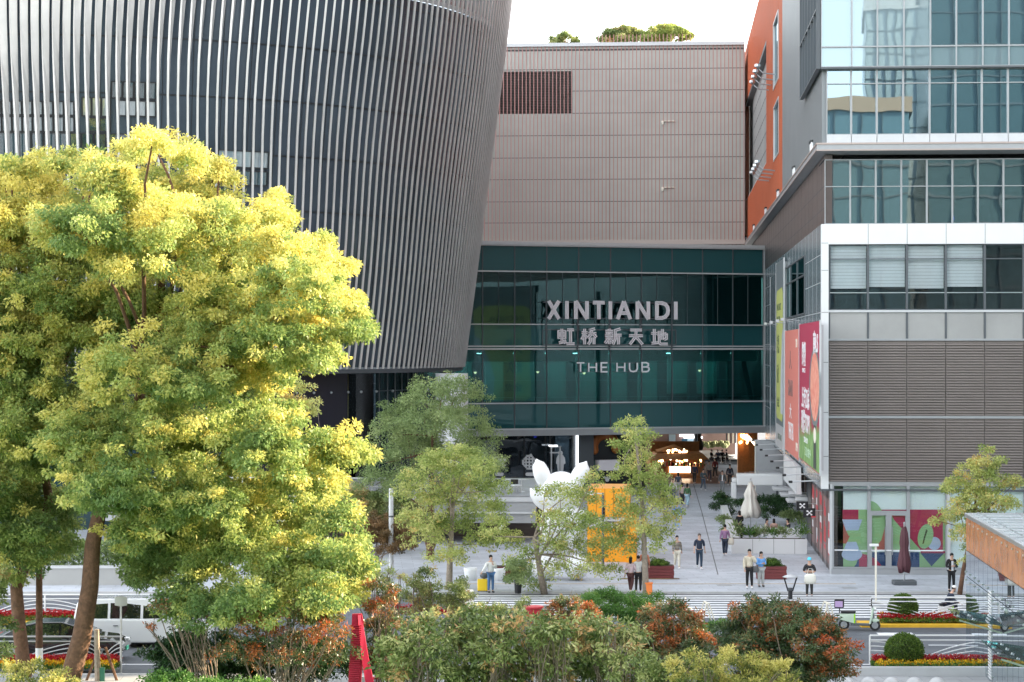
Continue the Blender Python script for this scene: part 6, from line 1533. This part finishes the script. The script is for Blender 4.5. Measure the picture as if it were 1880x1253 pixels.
# --- middle distance trees
plant('young_tree', 'slender young tree with pale straight trunk at the mouth of the passage', 'tree', 100, 1184, [(1157,783,26),(1165,812,24),(1195,800,12),(1130,822,16),(1172,850,30),(1140,868,20),(1188,885,34),(1160,915,26),(1215,895,20),(1195,930,34),(1145,940,22),(1230,955,20),(1250,940,10),(1170,970,34),(1205,985,30),(1140,1000,30),(1125,975,14),(1210,1010,14),(1235,925,14)], LM['gink'], .105, .07, 3.0, .28, trunk=[(1186,1094,0),(1184,1040,0),(1182,980,0),(1178,920,0),(1172,850,0),(1165,790,0)], tr=(.16,.04), tm='trunk_pale', limbs=14, depth=1.0, tb=.55, ts=.17, limb_r=.03, dm=1.15, group='young street trees on the plaza')
plant('young_tree', 'spreading young tree with bare crooked branches in front of the white figure', 'tree', 101, 1000, [(1000,900,18),(1030,915,30),(1065,900,24),(1090,880,20),(1080,925,30),(1010,955,30),(1045,960,40),(1085,965,32),(1100,1010,30),(1050,1010,38),(1010,1005,26),(960,1020,20),(930,1000,20),(905,985,18),(1120,1050,22),(1080,1050,30),(1030,1050,26),(965,1055,22),(985,1080,20),(940,1030,14),(1130,1000,16)], LM['gink'], .105, .07, 2.3, .28, trunk=[(1000,1094,0),(992,1050,0),(985,1010,0),(980,985,0)], tr=(.17,.09), tm='trunk_pale', limbs=16, depth=1.3, tb=.52, ts=.17, limb_r=.05, dm=1.15, group='young street trees on the plaza')
plant('young_tree', 'dense young tree with pale trunk standing left of the man with the suitcase', 'tree', 103, 826, [(835,845,38),(800,860,34),(765,880,28),(870,870,38),(905,900,26),(840,900,45),(795,930,42),(880,940,42),(835,970,45),(780,985,36),(910,965,26),(935,985,20),(880,1000,28),(825,1020,32),(740,900,20),(855,835,20),(760,960,30)], LM['gink'], .105, .07, 3.2, .30, trunk=[(824,1090,0),(826,1030,0),(830,960,0),(833,880,0),(835,830,0)], tr=(.17,.04), tm='trunk_pale', limbs=14, depth=1.5, tb=.50, ts=.16, limb_r=.04, dm=1.15, group='young street trees on the plaza')
plant('broad_tree', 'broad grey green feathery tree before the finned tower base', 'tree', 117, 790, [(785,735,42),(840,718,36),(745,765,38),(800,780,60),(855,765,42),(885,800,34),(720,800,36),(760,830,50),(830,840,55),(890,850,32),(710,850,40),(780,890,50),(860,890,44),(690,890,30),(735,900,34),(815,715,24),(700,775,16)], LM['dark'], .12, .055, 2.6, .40, trunk=[(790,1065,0),(790,980,0),(792,900,0),(795,800,0)], tr=(.25,.08), limbs=14, depth=2.0, tb=.55, ts=.18, dm=1.25, limb_r=.06)
plant('round_crown_tree', 'low tree with domed reddish brown crown and many pale stems by the pole', 'tree', 108, 695, [(655,985,26),(685,972,32),(720,982,30),(745,1000,18),(640,1000,14),(700,1000,36)], LM['rust'], .08, .04, 4.5, .2, trunk=[(694,1064,0),(694,1040,0),(692,1020,0)], tr=(.12,.1), tm='trunk_pale', limbs=8, depth=.8, tb=.55, limb_r=.045)
plant('background_tree', 'brownish green thicket tree rising behind the domed reddish tree', 'tree', 121, 680, [(640,925,32),(675,920,32),(710,925,32),(745,935,30),(610,940,30),(660,950,35),(760,960,26),(590,920,30),(720,960,28)], LM['olive'], .10, .045, 4, .3, trunk=[(680,1048,0),(680,940,0)], tr=(.15,.06), limbs=6, depth=1.5, tb=.55)
plant('young_tree', 'small pale leafed sapling in front of the black tower panel', 'tree', 84, 540, [(548,708,12),(560,715,12),(525,735,18),(548,745,20),(570,755,16),(580,738,9),(535,770,20),(508,755,10),(495,735,6)], LM['gink'], .09, .06, 2.4, .2, trunk=[(530,1180,0),(534,950,0),(540,720,0)], tr=(.10,.02), tm='trunk_pale', limbs=7, depth=.6, tb=.8, ts=.1, limb_r=.02)
plant('street_tree', 'small yellowing street tree in front of the far right shop glazing', 'tree', 99, 1763, [(1812,828,12),(1800,850,16),(1832,850,14),(1780,865,22),(1815,880,26),(1760,890,24),(1850,890,20),(1740,900,14),(1790,910,30),(1830,920,26),(1768,935,26),(1740,955,18),(1715,958,10),(1800,950,24),(1770,980,22),(1790,1005,18),(1775,1030,12),(1868,885,10),(1860,930,18)], LM['gink'], .10, .065, 2.6, .24, trunk=[(1762,1092,0),(1768,1050,0),(1778,1000,0),(1788,940,0),(1800,860,0)], tr=(.12,.03), limbs=14, depth=.9, tb=.68, ts=.18, limb_r=.025)
for i,(px,lob,l) in enumerate(((1038,[(1036,72,12),(1022,78,9),(1052,77,9)],'smallest leftmost tree peeping over the striped facade roof'),(1148,[(1125,66,15),(1110,73,10),(1148,60,17),(1168,66,14),(1150,76,20)],'rounded reddish green tree on the roof of the striped facade, middle one'),(1225,[(1200,64,14),(1222,58,16),(1242,63,14),(1260,72,10),(1215,74,18),(1188,74,12)],'yellow green tree on the roof of the striped facade, rightmost one'))):
    plant('roof_tree', l, 'tree', 226, px, lob, LM['olive'] if i < 2 else LM['gink'], .22, .14, 6, .35, trunk=[(px,110,0),(px,80,0)], tr=(.12,.05), limbs=3, depth=1.0, tb=.6, dm=4, group='trees on the roof', z0=38.5, limb_r=.04)
# --- terrace and planter greens
def bush(label, Y, px, lobes, lm, L=.09, W_=.045, cover=5, rs=.16, tb=.5, ts=.16, z0=0, name='shrub', cat='shrub', group=None, **k):
    return plant(name, label, cat, Y, px, lobes, lm, L, W_, cover, rs, tb=tb, ts=ts, z0=z0, group=group, **k)
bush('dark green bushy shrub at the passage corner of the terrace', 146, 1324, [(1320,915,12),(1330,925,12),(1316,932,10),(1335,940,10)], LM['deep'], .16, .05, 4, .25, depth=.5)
bush('lighter green shrub leaning over the side of the planter wall', 134, 1335, [(1332,955,13),(1340,970,13),(1350,978,12)], LM['dark'], .16, .05, 4, .25, depth=.5)
bush('tall dark green hedge behind the folded cream parasol', 140, 1415, [(1395,925,12),(1410,918,14),(1425,922,14),(1440,928,12),(1360,925,12),(1400,940,12),(1430,940,12)], LM['deep'], .16, .05, 4, .25, depth=.6)
bush('mixed green shrub behind the black signs on the terrace', 133, 1458, [(1455,945,11),(1466,950,11),(1445,948,9)], LM['dark'], .16, .05, 4, .25, depth=.4)
for i,(px,l) in enumerate(((1352,'spiky green plant at the left end of the front planter'),(1375,'spiky green plant second from left in the front planter'),(1395,'spiky green plant third from left in the front planter'),(1417,'broad leaved green plant in the middle of the front planter'),(1438,'low brownish green plant right of the middle in the front planter'),(1472,'tall green plant at the right end of the front planter'))):
    plant('planter_plant', l, 'plant', 120.3, px, [(px-4,978,6),(px+5,980,7),(px,984,7)]+([(px,968,6)] if i in (0,5) else []), LM['bright' if i % 2 else 'dark'], .34, .05, 1.6, .16, depth=.15, z0=.8, droop=-.6, group='plants in the long white planter', tb=.4)
for (px, py, l), top in zip(PL, (1,1,0)):
    Yp = G(px,py).y
    if top: plant('planter_plant', 'rounded topiary and low greens growing in the '+('left' if px < 1300 else 'right')+' dark red planter box', 'plant', Yp, px, [(px-3,1032+(px>1300)*1,10),(px+4,1036,9),(px-14,1042,7),(px+14,1042,7),(px,1043,8)], LM['ball'], .07, .04, 5, .12, depth=.12, z0=.6, tb=.45)
# clipped balls
for Y, px, py, r, l in ((77,1660,1196,35,'clipped round green ball shrub above the near yellow flowers'),(90,1658,1116,27,'clipped round green ball shrub behind the median railing')):
    t = thing('ball_shrub', l, 'shrub', (PX(px,Y),Y,0), 0, 'clipped ball shrubs'); rr_ = r*Y/F; zc_ = Zof(py,Y)
    n = int(9*4*math.pi*rr_*rr_/(.06*.035)*.35); d = udir(n); rad = rr_*(.86+.16*rng.random(n)); cen = d*rad[:,None]*np.array([1,1,.93]); cen[:,2] += zc_
    leaves('foliage', LM['ball'], cen, d, .06, .038, .5+.2*rng.normal(size=n), t, droop=0)
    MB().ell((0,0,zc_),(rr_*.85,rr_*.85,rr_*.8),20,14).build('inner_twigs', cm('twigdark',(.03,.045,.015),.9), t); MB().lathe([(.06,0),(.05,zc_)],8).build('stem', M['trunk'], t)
# flower beds
def bed(label, x0, x1, Y, d, z, rows):
    t = thing('flower_bed', label, 'flower bed', ((x0+x1)/2, Y, z)); L = x1-x0
    for nm, lm, y0, y1, h, dens, Lf in rows:
        n = int(dens*L*(y1-y0)*d); c = np.stack([rng.uniform(-L/2,L/2,n), (y0+rng.random(n)*(y1-y0))*d, h*(.55+.45*rng.random(n))+.04*np.sin(rng.random(n)*6)], 1)
        up = np.tile(np.array([0,0,1.]), (n,1)) + .6*rng.normal(size=(n,3)); leaves(nm, LM[lm], c, up, Lf, Lf*.7, .5+.25*rng.normal(size=n), t, droop=-.3, kind='stuff')
    return t
bed('near flower bed with yellow marigolds in front and red flowers behind', PX(1602,77), 19.5, 76, 1.3, 0, [('foliage','bright',0,1,.22,2600,.09),('foliage','deep',0,1,.18,1600,.09),('yellow_flowers','flower_yel',0,.5,.34,520,.07),('red_flowers','flower_red',.62,1,.42,1500,.07)])
bed('red and orange flower strip on the median behind the scooter', PX(1612,89.8), 21, 89.3, .8, 0, [('foliage','bright',0,1,.2,1200,.1),('red_flowers','flower_red',0,1,.34,1300,.08),('yellow_flowers','flower_yel',.5,1,.36,260,.08)])
bed('orange and red flower bed by the near kerb at the left', -18, PX(216,76.5), 76, 1.2, 0, [('foliage','bright',0,1,.2,2000,.09),('yellow_flowers','flower_yel',0,.6,.32,700,.08),('red_flowers','flower_red',.5,1,.42,1500,.08)])
bed('pinkish red flower strip on the far median at the left', -26, PX(150,91), 90.2, .8, 0, [('foliage','bright',0,1,.2,900,.1),('red_flowers','flower_red',0,1,.34,1500,.08)])
# --- foreground shrubs
FG = 68
def lob(*a): return list(a)
bush('big rounded shrub with orange red leaf tips and berries at right', 67, 1440, [(1365,1132,27),(1400,1124,29),(1450,1124,32),(1490,1140,32),(1345,1160,33),(1400,1170,48),(1465,1172,48),(1515,1172,32),(1546,1198,20),(1558,1218,12),(1350,1200,42),(1420,1220,55),(1500,1215,48),(1535,1235,24),(1450,1270,60),(1380,1270,50)], LM['berry'], .11, .042, 4.2, .20, tb=.46, ts=.2, depth=1.2, stems=14)
bush('smaller rounded orange tipped shrub left of the big one', 69, 1225, [(1200,1135,26),(1235,1124,28),(1262,1142,26),(1185,1165,28),(1220,1165,38),(1268,1172,30),(1290,1195,30),(1200,1205,40),(1250,1210,42)], LM['berry'], .10, .04, 4.2, .2, tb=.48, ts=.19, depth=.9, stems=14)
bush('orange berried shrub in the middle, below the white figure', 70, 1040, [(1015,1122,18),(1042,1112,20),(1070,1122,20),(1000,1140,16),(1050,1140,24),(1090,1140,18)], LM['berry'], .10, .04, 3.6, .18, tb=.62, ts=.15, depth=.6, stems=12)
bush('orange tipped shrub with many bare grey stems under the big tree', 69, 520, [(430,1200,26),(470,1215,26),(530,1210,28),(590,1215,28)]+ [(455,1130,28),(500,1120,26),(545,1135,30),(590,1140,28),(440,1165,24),(500,1165,24),(560,1170,24),(610,1165,28),(630,1195,24),(480,1195,16)], LM['berry'], .10, .04, 1.9, .2, tb=.50, ts=.2, depth=1.2, stems=40)
bush('orange tipped shrub beside the red ribbon sculpture, on its right', 71, 700, [(690,1080,18),(715,1090,16),(700,1115,26),(725,1140,26),(690,1150,26),(705,1185,28),(735,1195,28),(690,1215,26),(720,1230,34)], LM['berry'], .10, .04, 3.2, .18, tb=.52, ts=.18, depth=.9, stems=16)
bush('thin shrub with forked bare branches and few red leaves at left', 70, 390, [(290,1120,18),(320,1118,18),(360,1125,18),(395,1130,20),(410,1200,24),(270,1150,10)], LM['berry'], .10, .04, 1.5, .2, tb=.6, ts=.18, depth=.7, stems=22)
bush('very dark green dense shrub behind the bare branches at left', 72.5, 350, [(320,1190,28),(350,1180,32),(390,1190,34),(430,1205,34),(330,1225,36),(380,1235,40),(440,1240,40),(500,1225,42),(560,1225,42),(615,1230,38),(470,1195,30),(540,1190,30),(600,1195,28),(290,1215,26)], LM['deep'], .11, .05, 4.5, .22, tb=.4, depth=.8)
bush('low fresh green ground shrub at the bottom left, before the lawn', 66, 300, [(300,1245,20),(330,1250,22),(280,1262,20),(370,1262,26),(420,1268,26),(470,1265,26)], LM['bright'], .10, .05, 4, .2, tb=.35, depth=.5)
for i,(px,l,lb,tb_) in enumerate((
 (770,'olive broad leaved shrub right of the traffic cone',[(745,1165,30),(785,1155,34),(730,1200,34),(780,1200,44),(750,1240,44),(810,1240,40),(820,1175,30)],.42),
 (880,'olive broad leaved shrub with pale bare twigs, second from the cone',[(850,1150,30),(890,1160,34),(930,1150,30),(860,1195,42),(910,1200,44),(870,1240,46),(930,1245,42)],.46),
 (1000,'olive broad leaved shrub in the middle of the front row',[(965,1155,32),(1005,1165,36),(1040,1160,30),(980,1200,46),(1035,1205,46),(1000,1245,50)],.48),
 (1120,'olive broad leaved shrub left of the small orange tipped one',[(1080,1165,32),(1120,1160,34),(1155,1170,28),(1090,1205,46),(1140,1215,46),(1110,1250,50),(1180,1245,40)],.44))):
    bush(l, 64.5+.6*(i%2), px, lb, LM['olive'], .17, .062, 3.6, .26, tb=tb_+.04, ts=.26, depth=1.2, dm=1.6, stems=30, group='olive broad leaved shrubs in the front row')
bush('olive shrub filling the bottom edge beneath the orange tipped shrubs', 63, 1250, [(1210,1240,30),(1260,1235,32),(1230,1265,34),(1300,1250,32)], LM['olive'], .15, .055, 3.6, .24, tb=.45, depth=.6, stems=8)
bush('feathery bright green shrub between the two tree trunks at centre', 73, 1135, [(1088,1105,20),(1115,1098,22),(1145,1105,22),(1175,1112,20),(1130,1130,26),(1165,1138,22),(1090,1135,20),(1200,1100,12)], LM['bright'], .10, .025, 4.5, .2, tb=.45, depth=.8, stems=8)
bush('yellow and cream variegated shrub at the bottom right of centre', 62, 1340, [(1235,1222,14),(1275,1205,16),(1300,1225,22),(1340,1200,14),(1345,1225,22),(1385,1210,16),(1400,1235,24),(1440,1228,16),(1260,1245,22),(1320,1255,26),(1380,1262,26),(1450,1255,18)], LM['varieg'], .10, .035, 3.2, .16, tb=.6, ts=.2, depth=.8, stems=12, droop=-.2)
bush('cream variegated shrub in the bottom left corner', 64, 60, [(20,1235,20),(60,1228,18),(100,1240,16),(40,1255,26),(90,1260,24),(130,1255,14)], LM['varieg'], .10, .035, 2.8, .16, tb=.55, ts=.2, depth=.8, stems=8, droop=-.2)
bush('green leafy shrub hugging the sunlit trunk at the left edge', 71, 15, [(-12,1100,26),(-10,1060,24),(-12,1150,30),(-5,1200,24)], LM['olive'], .12, .06, 3.4, .2, tb=.5, depth=.6)
bush('upright olive shrub below the dense young tree, left one', 80, 775, [(765,1070,16),(785,1055,14),(770,1095,22),(790,1085,18),(775,1120,24)], LM['olive'], .09, .045, 3.4, .18, tb=.62, ts=.16, depth=.6, stems=10)
bush('upright olive shrub below the dense young tree, right one', 80, 835, [(830,1085,16),(850,1075,12),(825,1105,20),(850,1100,18),(840,1125,22)], LM['olive'], .09, .045, 3.4, .18, tb=.6, ts=.16, depth=.6, stems=10)
bush('wispy sapling shrub right of the pale pole', 84, 705, [(700,1035,8),(715,1050,9),(690,1060,10),(712,1075,12),(735,1060,8),(720,1100,14),(650,1085,14),(660,1110,16)], LM['gink'], .08, .04, 2.2, .16, tb=.6, depth=.5, stems=16)
bush('red flowering low shrub along the crosswalk left of the stone block', 86, 780, [(735,1118,10),(750,1122,11),(770,1118,11),(800,1122,9),(845,1118,12),(900,1122,10),(820,1124,10)], LM['flower_red'], .09, .06, 2.8, .16, tb=.5, depth=.4)
bush('mixed leafy shrub in front of the crosswalk left end', 76, 900, [(880,1125,20),(915,1130,20),(945,1128,18),(960,1110,12),(900,1150,26),(850,1140,22)], LM['olive'], .09, .045, 3.2, .18, tb=.6, depth=.6, stems=10)
bush('bright green low hedge behind the gap between the two orange tipped shrubs', 76, 1300, [(1300,1150,12),(1320,1148,12),(1280,1155,10),(1340,1155,12)], LM['bright'], .08, .04, 4, .16, tb=.5, depth=.3)
bush('dark round shrub by the crosswalk under the spreading young tree', 99, 970, [(950,1040,18),(965,1060,18),(945,1065,14)], LM['dark'], .09, .045, 3.5, .2, tb=.5, depth=.5)
t = thing('far_hedge', 'low dark hedge beyond the pale low wall at the far left', 'hedge', (-26,106,0)); n = 30000
c = np.stack([rng.uniform(-9,10,n), rng.uniform(0,1.5,n), 1.9*rng.random(n)**.6],1); leaves('foliage', LM['dark'], c, udir(n), .14, .08, .5+.2*rng.normal(size=n), t)
